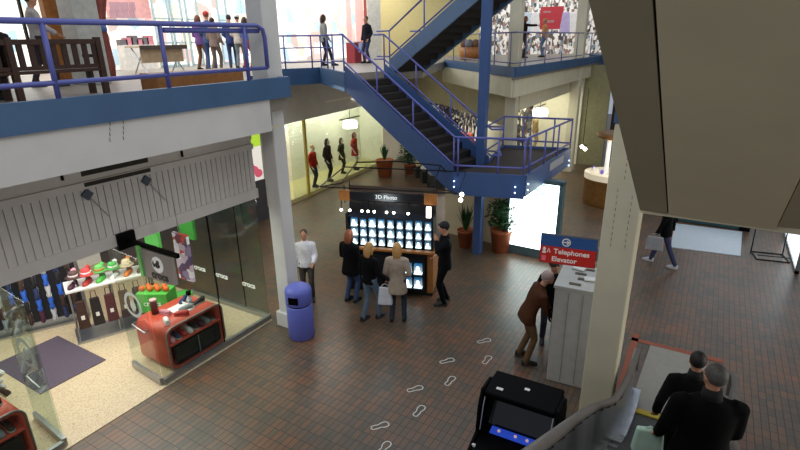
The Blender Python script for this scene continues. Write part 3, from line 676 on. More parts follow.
ru1 = red_unit((-7.42, 4.5, .012), PI/2, 'coral red rounded display unit of shoes behind the glass front')
ru2 = red_unit((-7.42, 1.1, .012), PI/2, 'coral red rounded display unit at the lower left corner')
def on_unit(base, u, v, z): return Vector((base[0]-v, base[1]+u, z+.012))
for base, where in (((-7.42,4.5),'the coral display unit behind the glass'), ((-7.42,1.1),'the coral display unit at the lower left')):
    for i, (u, v, c) in enumerate(((.2,.22,'white'),(.38,.5,'pink'),(.5,.2,'red'),(.68,.3,'grey'),(.95,.3,'black'),(.85,.6,'navy'))):
        shoe(c, on_unit(base,u,v,.862), (0,0,1.1+.5*i), c+' clog on top of '+where, 'clogs on the coral units')
    for i, c in enumerate(('pink','navy','red','white','black','plum','grey','brown')):
        shoe(c, on_unit(base,.15+.125*i,.16,.542), (0,0,PI/2+PI), c+' clog on the inner shelf of '+where, 'clogs on the coral units')
t = thing('jar', 'dark lidded bottle standing on the coral display unit', 'bottle', on_unit((-7.42,4.5),.85,.42,.86))
m = MB(); m.lathe([(.05,0),(.05,.12),(.03,.16),(.03,.2)], seg=14); m.build('bottle_body', mat('pale_plastic','#c8ccd2',.3), t, True); m = MB(); m.lathe([(.045,.2),(.045,.27),(.02,.28)], seg=14); m.build('bottle_cap', BLACK, t, True)
t = thing('candle', 'maroon cylinder box standing on the coral display unit', 'box', on_unit((-7.42,4.5),.3,.68,.86)); m = MB(); m.lathe([(.06,0),(.06,.26),(.055,.262)], seg=14); m.build('box_body', mat('maroon_card','#5a2026',.5), t, True); m = MB(); m.lathe([(.063,.26),(.063,.29),(.05,.295)], seg=14); m.build('box_lid', mat('pink_card','#d8a3a8',.5), t, True)
t = thing('tray', 'white card tray on the coral display unit', 'tray', on_unit((-7.42,4.5),.62,.4,.862)); m = MB(); m.box(-.2,.2,-.16,.16,0,.02); m.box(-.2,.2,.14,.16,.02,.06); m.build('tray_body', WTOP, t)
# floor mat, green bits
m = MB(); m.box(-10.5,-8.85,3.02,4.15,.013,.028); o = m.build('floor_mat', mat('purple_grey_mat','#4f4653',.9,var=.12,scale=30), bevel=.005); tag(o, 'dark purple grey mat on the shop floor inside the glass doors', 'mat')
GREEN = mat('bright_green', '#4fae45', .5, var=.1)
t = thing('stool', 'bright green round stool behind the coral display unit', 'stool', (-9.0,6.0,.012)); m = MB(); m.lathe([(.2,.4),(.21,.42),(.21,.47),(.19,.49)], seg=20); m.build('seat', GREEN, t, True)
for k in range(3):
    a = 2*PI*k/3; m = MB(); m.tube([(.15*math.cos(a),.15*math.sin(a),.41),(.19*math.cos(a),.19*math.sin(a),0)], .014, 6); m.build('leg', STEEL, t)
t = thing('crate', 'bright green printed card crate with orange flowers inside the shoe shop', 'crate', (-8.78,5.3,.012), rz=.5)
m = MB(); m.box(-.3,.3,-.2,.2,.55,.95); m.build('crate_body', GREEN, t); m = MB(); m.box(-.28,.28,-.18,.18,0,.55); m.build('stand', INNER, t)
for k in range(7):
    m = MB(); m.ball((-.24+.08*k, -.05+.1*(k%2), 1.0), .06, u=8, v=6); m.build('flower', mat('orange_flower','#d9662a',.6), t, True)
text_obj('lettering','crocs',.16,WTX,t,(0,-.203,.75),(PI/2,0,0),.002)
for px, py, c, nm in ((187,228,'#33802f','green'),(152,236,'#57a851','light green')):
    p = aty(px,py,6.2) if px > 160 else aty(px,py,5.6); m = MB(); m.box(p.x-.22,p.x+.22,p.y-.03,p.y+.03,p.z-.22,p.z+.2); o = m.build('ceiling_banner', mat('panel_'+nm.replace(' ','_'), c, .5)); tag(o, nm+' display panel hung beneath the ceiling of the shoe shop', 'panel')
    m = MB(); m.tube([(p.x,p.y,p.z+.2),(p.x,p.y,3.26)], .006, 6); m.build('hanger', STEEL, o)
# hanging shop sign on bracket
sx0, sy = -7.22, 4.05
sgn = thing('hanging_sign', 'grey hanging shop sign with round white emblem on a black bracket', 'sign', (-7.22,4.05,2.7))
m = MB(); m.box(-.03,.03,-.14,.14,-.09,.16); m.build('bracket_plate', BLACK, sgn)
m = MB(); m.beam((.0,0,.04),(1.2,0,.02),.05,.06); m.build('bracket_arm', BLACK, sgn)
a, b = (.38, 1.05); zt, zb = -.0, -.46
m = MB(); m.box(a,b,-.03,.03,zb,zt-.02); m.build('sign_board', mat('warm_grey_sign','#9d938c',.45,var=.04), sgn)
m = MB(); m.box(a-.07,a,-.06,.06,zb-.0,zt+.02); m.build('green_edge', mat('light_green_edge','#79c46c',.5), sgn)
m = MB(); m.lathe([(.125,0),(.125,.008)], seg=28); o = m.build('emblem_disc', WTX, sgn); o.location = ((a+b)/2+.02, -.031, -.2); o.rotation_euler = (PI/2,0,0)
m = MB(); m.ball((0,0,0), .06, .045, .006); m.ball((.02,.055,0), .035, .03, .006); m.tube([(-.05,-.02,.0),(-.09,.02,.0),(-.08,.07,0)],[.02,.014,.004],6); o = m.build('emblem_mark', mat('sign_mark','#3c3a38',.5), sgn); o.location = ((a+b)/2+.02,-.041,-.21); o.rotation_euler = (PI/2,0,0)
text_obj('lettering','crocs',.17,MATS['sign_mark'],sgn,((a+b)/2+.02,-.033,-.38),(PI/2,0,0),.003,bold=.008)
PO = display_mat('poster_print', ['#e9e3e6','#8d7f9c','#c9b9c6','#c7503e','#57486a','#f1eeee','#7a3a4a'], 7, .12)
p1, p2 = aty(172,240,4.6), aty(196,285,4.6)
m = MB(); m.box(p1.x+.05,p2.x-.02,4.58,4.62,p2.z+.05,p1.z+.15); m2 = m.build('hanging_poster', PO); tag(m2, 'purple and white picture poster hanging behind the grey shop sign', 'poster')
m = MB(); m.tube([(p1.x+.2,4.6,p1.z+.15),(p1.x+.2,4.6,3.26)], .006, 6); m.build('hanger', STEEL, m2)
# lit banner across the corridor seen beside the pillar
BN = thing('lit_banner', 'tall lit banner green at the top and pink below, seen left of the white pillar', 'banner', (-12.05,11.05,0), rz=PI/2-.05)
def bz(y): d = ray(264,y); return 5.5+d.z/math.hypot(d.x,d.y)*math.hypot(12.05,11.05)
m = MB(); m.box(-.5,.5,-.02,.02,bz(181),bz(132)); m.build('banner_sheet', emit_mat('banner_white','#e6e3de',.5), BN)
m = MB(); m.box(-.5,.5,-.03,-.02,bz(147),bz(134)); m.build('green_band', emit_mat('banner_green','#a9d23c',.55), BN)
for k in range(5):
    m = MB(); m.ball((-.3+.15*k, -.03, bz(158+4*k)), .16, .012, .13); m.build('pink_print', emit_mat('banner_pink','#cf5a72',.45), BN)
m = MB(); m.box(-.52,.52,-.04,.04,0,bz(181)); m.build('banner_stand', mat('dark_stand','#3d3b42',.6), BN)
# ================================================================== BIN
bn = thing('trash_bin', 'blue violet cylindrical litter bin in front of the white pillar', 'bin', (-6.27,6.6,0)); bn.scale = (.87,.87,.95)
BINM = mat('bin_blue', '#5f68bd', .42, var=.04); 
m = MB(); m.lathe([(.27,0),(.29,.02),(.29,.74),(.28,.76)], seg=32); m.build('bin_body', BINM, bn, True)
m = MB(); m.lathe([(.272,.76),(.272,.785)], seg=32); m.build('groove', BLACK, bn, True)
m = MB(); m.lathe([(.28,.785),(.295,.80),(.295,1.05),(.28,1.11),(.2,1.16),(.02,1.175)], seg=32); m.build('bin_lid', BINM, bn, True)
ang = math.atan2(-6.5,6.12)-.45
m = MB(); c = Vector((math.cos(ang),math.sin(ang),0)); m.beam(c*.2+Vector((0,0,.93)), c*.302+Vector((0,0,.93)), .22, .15); m.build('opening', BLACK, bn)
# ================================================================== 3D PHOTO KIOSK
KR = math.atan2(.57,1.73); KO = Vector((-6.66,8.66,0)); KM = Matrix.Rotation(KR,4,'Z'); KM.translation = KO
kk = thing('kiosk', 'black and orange photo crystal kiosk with rows of glowing glass blocks', 'kiosk', KO, rz=KR)
BLK = mat('kiosk_black', '#101114', .3); 
KW = 2.0
m = MB(); m.box(0,KW,.06,.85,0,1.05); m.build('cabinet', BLK, kk, bevel=.01)
m = MB(); m.box(KW-.12,KW+.01,.04,.86,.08,1.05); m.build('wood_panel', ORWOOD, kk, bevel=.005)
m = MB(); m.box(-.03,KW+.03,-.04,.9,1.05,1.1); m.build('counter', ORWOOD, kk, bevel=.008)
m = MB(); m.box(0,KW,.45,.5,1.1,2.05); m.box(0,.04,.1,.5,1.1,1.85); m.box(KW-.04,KW,.1,.5,1.1,1.85); m.build('display_back', BLK, kk)
for z in (1.10, 1.322, 1.547, 1.80):
    m = MB(); m.box(.02,KW-.02,.08,.46,z-.014,z); m.build('shelf', mat('smoked_shelf','#1c2430',.2), kk)
m = MB(); m.box(1.3,1.84,-.0,.06,.2,.96); m.box(1.3,1.84,0,.05,.2,.22); m.build('lower_case', mat('kiosk_black_recess','#0a0b0e',.3), kk)
m = MB(); m.box(.1,1.1,0.03,.06,.15,.95); m.build('front_panel', mat('kiosk_front','#16181c',.25), kk)
# header board with frame
m = MB(); m.box(-.1,.14,.05,.12,2.17,2.40); m.build('header_end', ORWOOD, kk); m = MB(); m.box(KW-.2,KW+.08,.05,.12,2.17,2.40); m.build('header_end', ORWOOD, kk)
m = MB(); m.box(.14,KW-.2,.05,.12,2.2,2.38); hb = m.build('header_board', BLK, kk)
text_obj('lettering','3D Photo',.125,mat('header_letter','#d8dcdc',.5,emit=.5),kk,(KW/2-.03,.045,2.29),(PI/2,0,0),.003)
m = MB(); m.box(-.02,KW,.5,.56,2.05,2.40); m.build('header_box', mat('brown_header','#4a3a2c',.5), kk)
m = MB()
for x in (.0,KW):
    for y in (.12,.5): m.tube([(x,y,2.1),(x,y,2.5)], .014, 6)
m.build('header_post', BLACKM, kk)
m = MB(); Z1 = 2.52
m.tube([(-.45,-.15,Z1),(2.55,-.15,Z1),(2.55,1.5,Z1+.05),(-.45,1.5,Z1+.05),(-.45,-.15,Z1)], .017, 6)
m.tube([(-.2,1.4,Z1+.05),(-.1,1.4,Z1+.2),(.9,1.4,Z1+.26),(1.95,1.4,Z1+.2),(2.1,1.4,Z1+.05)], .017, 6)
m.tube([(-.1,.3,Z1),(-.1,1.4,Z1+.2)], .013, 6); m.tube([(1.95,.3,Z1),(1.95,1.4,Z1+.2)], .013, 6)
m.tube([(-.45,-.15,Z1),(-.1,.3,Z1-.02)], .013, 6); m.tube([(2.55,-.15,Z1),(1.95,.3,Z1-.02)], .013, 6)
m.build('canopy_frame', BLACKM, kk)
BULB = emit_mat('warm_bulb','#fff4e4',9)
for x in (-.06,.14,.42,.56,.7,.98,1.14,1.46):
    m = MB(); m.ball((x,.02,1.96), .03, u=10, v=7); m.build('bulb', BULB, kk, True)
    m = MB(); m.tube([(x,.02,1.98),(x,.07,2.22)], .01, 6); m.build('lamp_stem', BLACKM, kk)
m = MB(); m.box(KW-.14,KW-.04,-.02,.04,1.9,2.14); m.build('side_lamp', emit_mat('tube_white','#fff3dc',3), kk)
for z, dx_ in ((2.5,.62),(2.38,.6)):
    m = MB(); m.ball((KW+dx_,-.15,z), .045, u=10, v=7); m.build('bulb', BULB, kk, True)
# glowing blocks
def block_mats():
    m = bpy.data.materials.new('etched_glass_block'); m.use_nodes = True; nt = m.node_tree; b = nt.nodes['Principled BSDF']
    tc = nt.nodes.new('ShaderNodeTexCoord'); mp = nt.nodes.new('ShaderNodeSeparateXYZ'); nt.links.new(tc.outputs['Generated'], mp.inputs[0])
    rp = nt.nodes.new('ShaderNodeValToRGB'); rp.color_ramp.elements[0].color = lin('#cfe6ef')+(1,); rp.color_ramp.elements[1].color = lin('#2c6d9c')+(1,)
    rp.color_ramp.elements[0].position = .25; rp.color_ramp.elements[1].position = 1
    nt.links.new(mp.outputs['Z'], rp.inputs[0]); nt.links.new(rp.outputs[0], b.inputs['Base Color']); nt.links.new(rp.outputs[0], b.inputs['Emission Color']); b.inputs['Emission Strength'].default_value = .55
    b.inputs['Roughness'].default_value = .1; return m
BM_, PIC = block_mats(), emit_mat('lit_portrait','#dff6ff',1.7)
proto = None
ORD = ['first','second','third','fourth','fifth','sixth','seventh','eighth','ninth']
def glass_block(loc, label, group, s=1.0):
    global proto
    if proto is None:
        proto = thing('photo_block', '', 'glass block')
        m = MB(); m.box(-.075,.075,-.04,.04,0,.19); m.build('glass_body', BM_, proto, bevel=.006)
        m = MB(); m.box(-.08,.08,-.045,.045,-.012,0); m.build('lit_base', emit_mat('base_light','#d8f4ff',1.6), proto)
        m = MB(); m.ball((0,-.043,.115), .036, .006, .046); m.ball((0,-.043,.035), .066, .006, .05); m.build('portrait', PIC, proto, True)
        t = proto
    else: t = copy_tree(proto)
    t.location = loc; t.rotation_euler = (0,0,KR); t.scale = (s,s,s); return tag(t, label, None, group)
for r_, (z, rn) in enumerate(((1.115,'bottom'),(1.335,'middle'),(1.56,'top'))):
    for c_ in range(9):
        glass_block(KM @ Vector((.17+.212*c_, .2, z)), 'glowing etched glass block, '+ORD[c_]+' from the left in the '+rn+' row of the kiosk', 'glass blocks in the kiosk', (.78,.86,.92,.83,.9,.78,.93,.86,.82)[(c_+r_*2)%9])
for r_, z in ((0,.26),(1,.6)):
    for c_ in range(2):
        glass_block(KM @ Vector((1.45+.24*c_, -.05, z)), 'glowing glass block low in the kiosk cabinet, '+['lower','upper'][r_]+' '+['left','right'][c_]+' of four', 'glass blocks in the lower case', 1.15)
m = MB(); m.box(1.3,1.84,-.12,0,.21,.24); m.build('lower_shelf', BLK, kk); m = MB(); m.box(1.3,1.84,-.12,0,.55,.58); m.build('lower_shelf', BLK, kk)
# ================================================================== DIRECTORY LIGHTBOX
lb = thing('lightbox', 'tall glowing white directory lightbox in a grey blue frame under the landing', 'lightbox', (-3.56,12.62,0), rz=-.04)
FRM = mat('grey_blue_frame','#5d7880',.4,.4)
m = MB(); m.box(-.72,.72,0,.22,0,.24); m.build('base', FRM, lb, bevel=.01)
m = MB(); m.box(-.72,-.64,0,.22,.24,2.12); m.box(.62,.72,0,.22,.24,2.12); m.box(-.72,.72,0,.22,2.03,2.14); m.box(-.64,.64,.1,.22,.24,2.03); m.build('frame', FRM, lb, bevel=.008)
m = MB(); m.box(-.64,.62,.02,.1,.24,2.03); m.build('lit_panel', emit_mat('lightbox_white','#eafdfb',5), lb)
for x, z, w in ((.05,1.86,.2),(.25,1.78,.14),(.42,1.8,.12),(.3,1.7,.16),(.5,1.7,.1),(.08,1.74,.1)):
    m = MB(); m.box(x-w/2,x+w/2,.012,.02,z-.02,z+.02); m.build('printed_mark', emit_mat('mint_mark','#9fe6d2',1.1), lb)
m = MB(); m.box(.1,.4,.012,.02,1.97,2.01); m.build('printed_mark', emit_mat('mint_mark','#9fe6d2',1.1), lb)
# ================================================================== WAY SIGN
ws = thing('way_sign', 'blue over red sign reading Telephones and Elevator beside the cream pillar', 'sign', (-1.5,7.32,2.52), rz=math.atan2(.12,.74))
def wp(px,py): p = aty(px,py,7.35); return p
W2 = .40
m = MB(); m.box(-W2,W2,-.03,.03,-.22,.23); m.build('sign_board', mat('sign_edge','#2b2b35',.5), ws)
m = MB(); m.box(-W2+.005,W2-.005,-.036,-.03,.055,.225); m.build('blue_panel', mat('sign_blue','#2b4f86',.4,var=.03,emit=.12), ws)
m = MB(); m.box(-W2+.005,W2-.005,-.036,-.03,-.215,.055); m.build('red_panel', mat('sign_red','#b3261f',.4,var=.03,emit=.15), ws)
SW = mat('sign_white','#ddd8d2',.5,emit=.15)
m = MB(); n = 28; rr = .062
for k in range(n):
    t0, t1 = 2*PI*k/n, 2*PI*(k+1)/n
    m.prism3([(-.03+r*math.cos(t),-.042,.14+r*math.sin(t)) for r, t in ((rr,t0),(rr,t1),(rr-.014,t1),(rr-.014,t0))], [(-.03+r*math.cos(t),-.036,.14+r*math.sin(t)) for r, t in ((rr,t0),(rr,t1),(rr-.014,t1),(rr-.014,t0))])
m.beam((-.075,-.04,.14),(.005,-.04,.14),.006,.014); m.beam((.012,-.04,.14),(-.025,-.04,.17),.006,.014); m.beam((.012,-.04,.14),(-.025,-.04,.11),.006,.014); m.build('arrow_ring', SW, ws)
text_obj('lettering','Telephones',.108,SW,ws,(.055,-.037,-.02),(PI/2,0,0),.003,bold=.002)
text_obj('lettering','Elevator',.108,SW,ws,(-.04,-.037,-.145),(PI/2,0,0),.003,bold=.002)
m = MB(); m.ball((-.335,-.038,.0),.022,.004,.035); m.beam((-.36,-.038,-.05),(-.31,-.038,-.05),.005,.03); m.tube([(-.29,-.038,-.045),(-.27,-.038,.02),(-.25,-.038,-.045)],.008,6); m.build('phone_symbol', SW, ws)
m = MB(); m.box(-.365,-.305,-.04,-.036,-.185,-.105); m.build('lift_symbol', mat('sign_pink','#d86a72',.5,emit=.15), ws)
m = MB(); m.box(W2-.02,W2+.12,-.015,.015,-.1,.1); m.build('wall_arm', STEEL, ws)
# ================================================================== TELEPHONE KIOSK
ph = thing('telephone_kiosk', 'tall brushed steel telephone enclosure with papers lying on top', 'telephone kiosk', (-1.40,8.08,0), rz=.08)
PST = mat('phone_steel','#b4b3ad',.38,.2,var=.06)
m = MB(); m.box(-.33,.33,-.46,.46,0,1.74); m.build('enclosure', PST, ph, bevel=.01)
m = MB(); m.box(-.35,.35,-.48,.48,1.74,1.8); m.build('top_plate', PST, ph, bevel=.008)
for y in (-.2,.1):
    m = MB(); m.box(-.36,-.33,y-.1,y+.1,.9,1.35); q = m.build('phone_unit', BLACK, ph); m = MB(); m.tube([(-.38,y-.05,1.0),(-.41,y-.05,1.05),(-.41,y-.05,1.2),(-.38,y-.05,1.25)], .018, 6); m.build('handset', BLACK, q, True)
for x in (-.11,.11):
    m = MB(); m.box(x-.004,x+.004,-.468,-.462,.05,1.7); m.build('seam', mat('seam_dark','#7b7a76',.5), ph)
for i, (x, y) in enumerate(((-.05,-.33),(.05,-.1),(-.02,.1),(.08,.32))):
    m = MB(); m.box(x-.09,x+.09,y-.035,y+.035,1.8,1.812); q = m.build('vent_slot', mat('slot_brown','#4e4434',.6), ph)
PAPER = mat('white_paper','#d9d9d4',.6)
for i, (x, y, r_, w) in enumerate(((-1.24,8.02,.3,'near'),(-1.5,8.36,-.2,'far'))):
    m = MB(); m.box(-.1,.1,-.07,.07,0,.012); m.box(-.09,.08,-.06,.06,.012,.02); o = m.build('paper', PAPER, loc=(x,y,1.813)); o.rotation_euler = (0,0,r_); tag(o, 'white leaflet lying at the '+w+' end on the steel telephone enclosure', 'leaflet')
# ================================================================== BLACK CABINET MACHINE
bmx = thing('arcade_cabinet', 'black hooded arcade cabinet with a blue lit strip beside the escalator', 'arcade cabinet', (-1.36,4.74,0), rz=.03)
HB = .78
prof = [(-1.05,0),(.62,0),(.62,1.30),(.56,1.48),(.40,1.58),(.12,1.60),(.02,1.40),(-.02,1.08),(-.42,.96),(-.66,.84),(-.95,.5)]
for x in (-.46,.42):
    m = MB(); m.prism3([(x,y,z) for y, z in prof], [(x+.04,y,z) for y, z in prof]); m.build('side_panel', BLACK, bmx, bevel=.012)
m = MB(); m.box(-.42,.42,.45,.6,0,1.5); m.box(-.42,.42,.1,.58,1.5,1.58); m.build('hood', BLACK, bmx, bevel=.02)
m = MB(); m.prism3([(-.42,.2,1.05),(.42,.2,1.05),(.42,.46,1.48),(-.42,.46,1.48)], [(-.42,.24,1.03),(.42,.24,1.03),(.42,.5,1.46),(-.42,.5,1.46)]); m.build('screen', mat('dark_screen','#050609',.12), bmx)
m = MB(); m.prism3([(-.42,-.36,.9),(.42,-.36,.9),(.42,.22,1.0),(-.42,.22,1.0)], [(-.42,-.36,.98),(.42,-.36,.98),(.42,.22,1.06),(-.42,.22,1.06)]); m.build('control_deck', BLACK, bmx)
m = MB(); m.box(-.42,.42,-.6,-.36,0,.9); m.build('front_panel', BLACK, bmx)
m = MB(); m.prism3([(-.30,.04,1.065),(.42,.04,1.065),(.42,.14,1.083),(-.30,.14,1.083)], [(-.30,.04,1.08),(.42,.04,1.08),(.42,.14,1.098),(-.30,.14,1.098)]); m.build('blue_strip', emit_mat('blue_strip','#2747b8',.5), bmx)
for x in (-.2,.0,.14,.3):
    m = MB(); m.ball((x,.09,1.095), .02, u=8, v=6); m.build('button', emit_mat('button_light','#c9a8a8',.5), bmx, True)
for x in (-.4,.40):
    m = MB(); m.tube([(x,-.02,1.12),(x,.06,1.4),(x,.14,1.55)], .008, 6); m.build('chrome_trim', STEEL, bmx)
m = MB(); m.box(-.3,-.22,.2,.24,1.585,1.592); m.box(.0,.06,.34,.38,1.585,1.592); m.build('sticker', PAPER, bmx)
m = MB(); m.box(-.43,-.39,-.2,-.17,1.0,1.03); m.build('emblem', PAPER, bmx)
# ================================================================== PLANTS
def leaf_blade(m, base, tip, w, bend=.1):
    base, tip = Vector(base), Vector(tip); mid = (base+tip)/2 + Vector((0,0,bend)); d = (tip-base).normalized(); a = d.cross(Vector((0,0,1)))
    if a.length < .01: a = Vector((1,0,0))
    a.normalize(); th = Vector((0,0,.004))
    m.poly([base-a*w*.3, base+a*w*.3, mid+a*w, mid-a*w]); m.poly([mid-a*w, mid+a*w, tip])
def potted(name, loc, label, kind, s=1.0, potr=.27, poth=.5):
    t = thing(name, label, 'potted plant', loc)
    m = MB(); m.lathe([(potr*.72,0),(potr*.95,poth*.9),(potr,poth*.9),(potr*1.02,poth),(potr*.9,poth),(potr*.86,poth*.93)], seg=22); m.build('pot', TERRA, t, True)
    m = MB(); m.lathe([(potr*.87,poth*.9),(potr*.87,poth*.92)], seg=18); m.build('soil', SOIL, t)
    m = MB()
    if kind == 'bushy':
        for i in range(420):
            a = random.uniform(0,2*PI); r0 = random.uniform(0,.36)*s; z = poth+random.uniform(.08,.75)*s; r0 *= 1.1-.5*abs((z-poth)/s-.38)
            b = Vector((r0*math.cos(a), r0*math.sin(a), z)); L = random.uniform(.08,.16)*s; an = a+random.uniform(-.8,.8)
            leaf_blade(m, b, b+Vector((L*math.cos(an),L*math.sin(an),random.uniform(-.06,.07))), .05*s, .03)
    else:
        for i in range(34):
            a = random.uniform(0,2*PI); L = random.uniform(.4,.85)*s; sp = random.uniform(.05,.3)*s
            leaf_blade(m, (.05*math.cos(a),.05*math.sin(a),poth), (sp*math.cos(a),sp*math.sin(a),poth+L), .035*s, .05)
    m.build('foliage', LEAF, t)
    if kind == 'bushy':
        m = MB()
        for i in range(5):
            a = 2*PI*i/5; m.tube([(0,0,poth*.9),(.12*math.cos(a),.12*math.sin(a),poth+.35*s)], .012, 5)
        m.build('stem', mat('woody_stem','#3b2c1c',.8), t)
    return t
potted('potted_plant', (-4.38,12.62,0), 'terracotta pot of bushy green leaves left of the lightbox', 'bushy', 1.0, .3, .62)
potted('potted_plant', (-5.35,12.45,0), 'terracotta pot of tall spiky leaves behind the blue pole', 'spiky', 1.0, .24, .5)
potted('potted_plant', (-11.6,18.1,0), 'orange planter with a spiky plant at the end of the mannequin window', 'spiky', .85, .38, .72)
potted('potted_plant', (-10.9,19.0,0), 'low dark leaved plant right of the orange planter', 'bushy', 1.1, .25, .4)
# merchandise stands beyond the planter
for i, (x, y, c, nm) in enumerate(((-10.1,18.8,'#c9b88c','straw'),(-9.5,18.2,'#d8d6cc','white'),(-8.9,17.7,'#8d8f94','grey'))):
    t = thing('goods_bin', nm+' goods heaped in a low bin before the gift shop', 'goods bin', (x,y,0), rz=.7)
    m = MB(); m.box(-.35,.35,-.25,.25,0,.5); m.build('bin_body', INNER, t)
    for k in range(9):
        m = MB(); m.ball((-.25+.25*(k%3), -.15+.15*(k//3), .55), .1, .08, .09, u=8, v=6); m.build('goods', mat('goods_'+nm, c, .6), t, True)
# ================================================================== JEWELLERY COUNTER
jc = thing('jewellery_counter', 'curved wooden jewellery counter with lit glass top and white posts', 'counter', (-2.5,18.5,0))
m = MB(); m.lathe([(.95,0),(.98,.1),(.98,.85),(1.02,.86),(1.02,.92)], seg=28, sx=1.0, sy=.8); m.build('counter_body', mat('brown_counter','#7a5427',.4,var=.2), jc)
m = MB(); m.lathe([(1.0,.92),(1.0,1.12),(.9,1.14)], seg=28, sx=1, sy=.8); m.build('lit_case', emit_mat('jewel_case_light','#e9dcc2',.35), jc)
m = MB(); m.box(-.03,.03,-.82,-.78,.1,.85); m.build('panel_gap', DARK, jc)
for x, y in ((-.25,-.35),(.1,-.3),(.55,-.1)):
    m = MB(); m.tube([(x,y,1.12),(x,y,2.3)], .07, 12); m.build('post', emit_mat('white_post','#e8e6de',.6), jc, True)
m = MB(); m.lathe([(.6,2.3),(.75,2.36),(.75,2.46),(.5,2.5)], seg=20); m.build('canopy', mat('brown_counter','#7a5427'), jc, True)
for k in range(9):
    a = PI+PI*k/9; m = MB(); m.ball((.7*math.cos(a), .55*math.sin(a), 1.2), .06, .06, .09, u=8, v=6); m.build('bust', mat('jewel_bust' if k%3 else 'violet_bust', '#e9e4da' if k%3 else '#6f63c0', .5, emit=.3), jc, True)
for x, y, z in ((-3.05,18.2,2.1),(-2.85,18.1,2.0)):
    pass
tl = thing('track_lamp', 'pair of bright bulbs hanging left of the jewellery counter', 'lamp', (-3.6,19.5,2.0))
for q, (px, py) in enumerate(((582,146.5),(585,149))):
    p = aty(px,py,19.5)-Vector((-3.6,19.5,2.0)); m = MB(); m.ball(p, .07, u=10, v=7); m.build('bulb', BULB, tl, True)
m = MB(); p = aty(583,144,19.5)-Vector((-3.6,19.5,2.0)); m.tube([p, p+Vector((0,0,2.0))], .012, 6); m.build('drop_rod', BLACKM, tl)
m = MB(); p = aty(583,147.5,19.5)-Vector((-3.6,19.5,2.0)); m.beam(p-Vector((.12,0,-.09)), p+Vector((.12,0,.09)), .03, .03); m.build('lamp_bar', BLACKM, tl)
# ================================================================== RIGHT SIDE FLOOR ITEMS
m = MB(); m.prism([(-.36,15.1),(1.27,15.3),(1.35,17.4),(-.45,17.3)], .001, .02); o = m.build('entrance_mat', mat('mat_with_daylight_tint','#b9c4cc',.35,var=.05)); tag(o, 'pale blue grey mat on the floor beyond the escalator', 'mat')  # mat colour kept pale to hold the doorway daylight reflected there
m = MB(); m.prism([(-.62,15.1),(-.37,15.12),(-.47,17.3),(-.7,17.3)], .001, .012); struct(m.build('trim_9', MATS['red_border_tile']), 'red brown tile strip along the pale mat', 'floor trim')
t = thing('planter_trough', 'low dark teal trough with black ends at the back of the pale mat', 'trough', (.45,17.75,0))
m = MB(); m.box(-.85,.85,-.2,.2,.02,.42); m.build('trough_body', mat('dark_teal','#2c4a4c',.4), t, bevel=.01)
for x in (-.95,.95):
    m = MB(); m.box(x-.14,x+.14,-.24,.24,0,.55); m.build('end_block', BLACK, t, bevel=.01)
m = MB(); m.box(-.8,.8,-.16,.16,.42,.44); m.build('trough_fill', SOIL, t)
fr = thing('wire_frame_stand', 'black wire stand on the floor at the right below the overhead escalator', 'stand', (1.98,15.33,0), rz=.2)
m = MB(); m.tube([(-.36,0,.015),(.36,0,.015),(.36,.55,.015),(-.36,.55,.015),(-.36,0,.015)], .018, 6); m.build('base_frame', BLACKM, fr)
m = MB(); m.tube([(-.36,.55,.0),(-.36,.6,1.0),(.36,.6,1.0),(.36,.55,.0)], .018, 6); m.build('upright_frame', BLACKM, fr)
m = MB(); m.tube([(-.36,.03,.12),(.36,.03,.12)], .014, 6); m.build('cross_bar', BLACKM, fr)
# glazed entrance at right
t = thing('door_3', 'bright glazed entrance at the right picture edge', 'door', (2.42,14.7,0)); t['kind'] = 'structure'
m = MB(); m.box(-.04,.04,0,.1,0,2.6); m.box(-.04,.04,2.9,3.0,0,2.6); m.box(-.04,.04,0,3,2.5,2.6); m.box(-.04,.04,0,3,0,.08); m.build('frame', STEEL, t)
m = MB(); m.box(-.01,.01,.1,2.9,.08,2.5); m.build('bright_glass', emit_mat('daylit_pane','#dfeaf2',1.6), t)
# ================================================================== FOOTPRINTS
FPW = mat('white_floor_paint','#cfd2cd',.6)
foot = [(-.04,-.14),(.0,-.155),(.04,-.14),(.045,-.06),(.04,0),(.06,.07),(.055,.13),(.02,.155),(-.03,.15),(-.06,.115),(-.062,.05),(-.035,-.03),(-.045,-.09)]
FPOS = [(380,426,'right'),(384,448,'right'),(415,389,'left'),(419,411,'right'),(447,361,'left'),(450,381,'right'),(484,341,'left'),(487,360,'right')]
ordn = ['lowest','lowest','second lowest','second lowest','third','third','farthest','farthest']
for i, (px, py, s_) in enumerate(FPOS):
    m = MB(); n = len(foot)
    for k in range(n):
        a, b = Vector(foot[k]+(0,)), Vector(foot[(k+1)%n]+(0,)); m.beam(a, b, .016, .003)
    p = at(px, py); o = m.build('footprint', FPW, loc=(p.x,p.y,.0035)); o.scale = (.9,.9,1)
    o.rotation_euler = (0,0,math.radians((-38 if i%2==0 else -2)))
    tag(o, 'white outlined footprint painted on the floor, '+['upper','lower'][i%2]+' one of the '+ordn[i]+' pair', 'footprint', 'painted footprints')
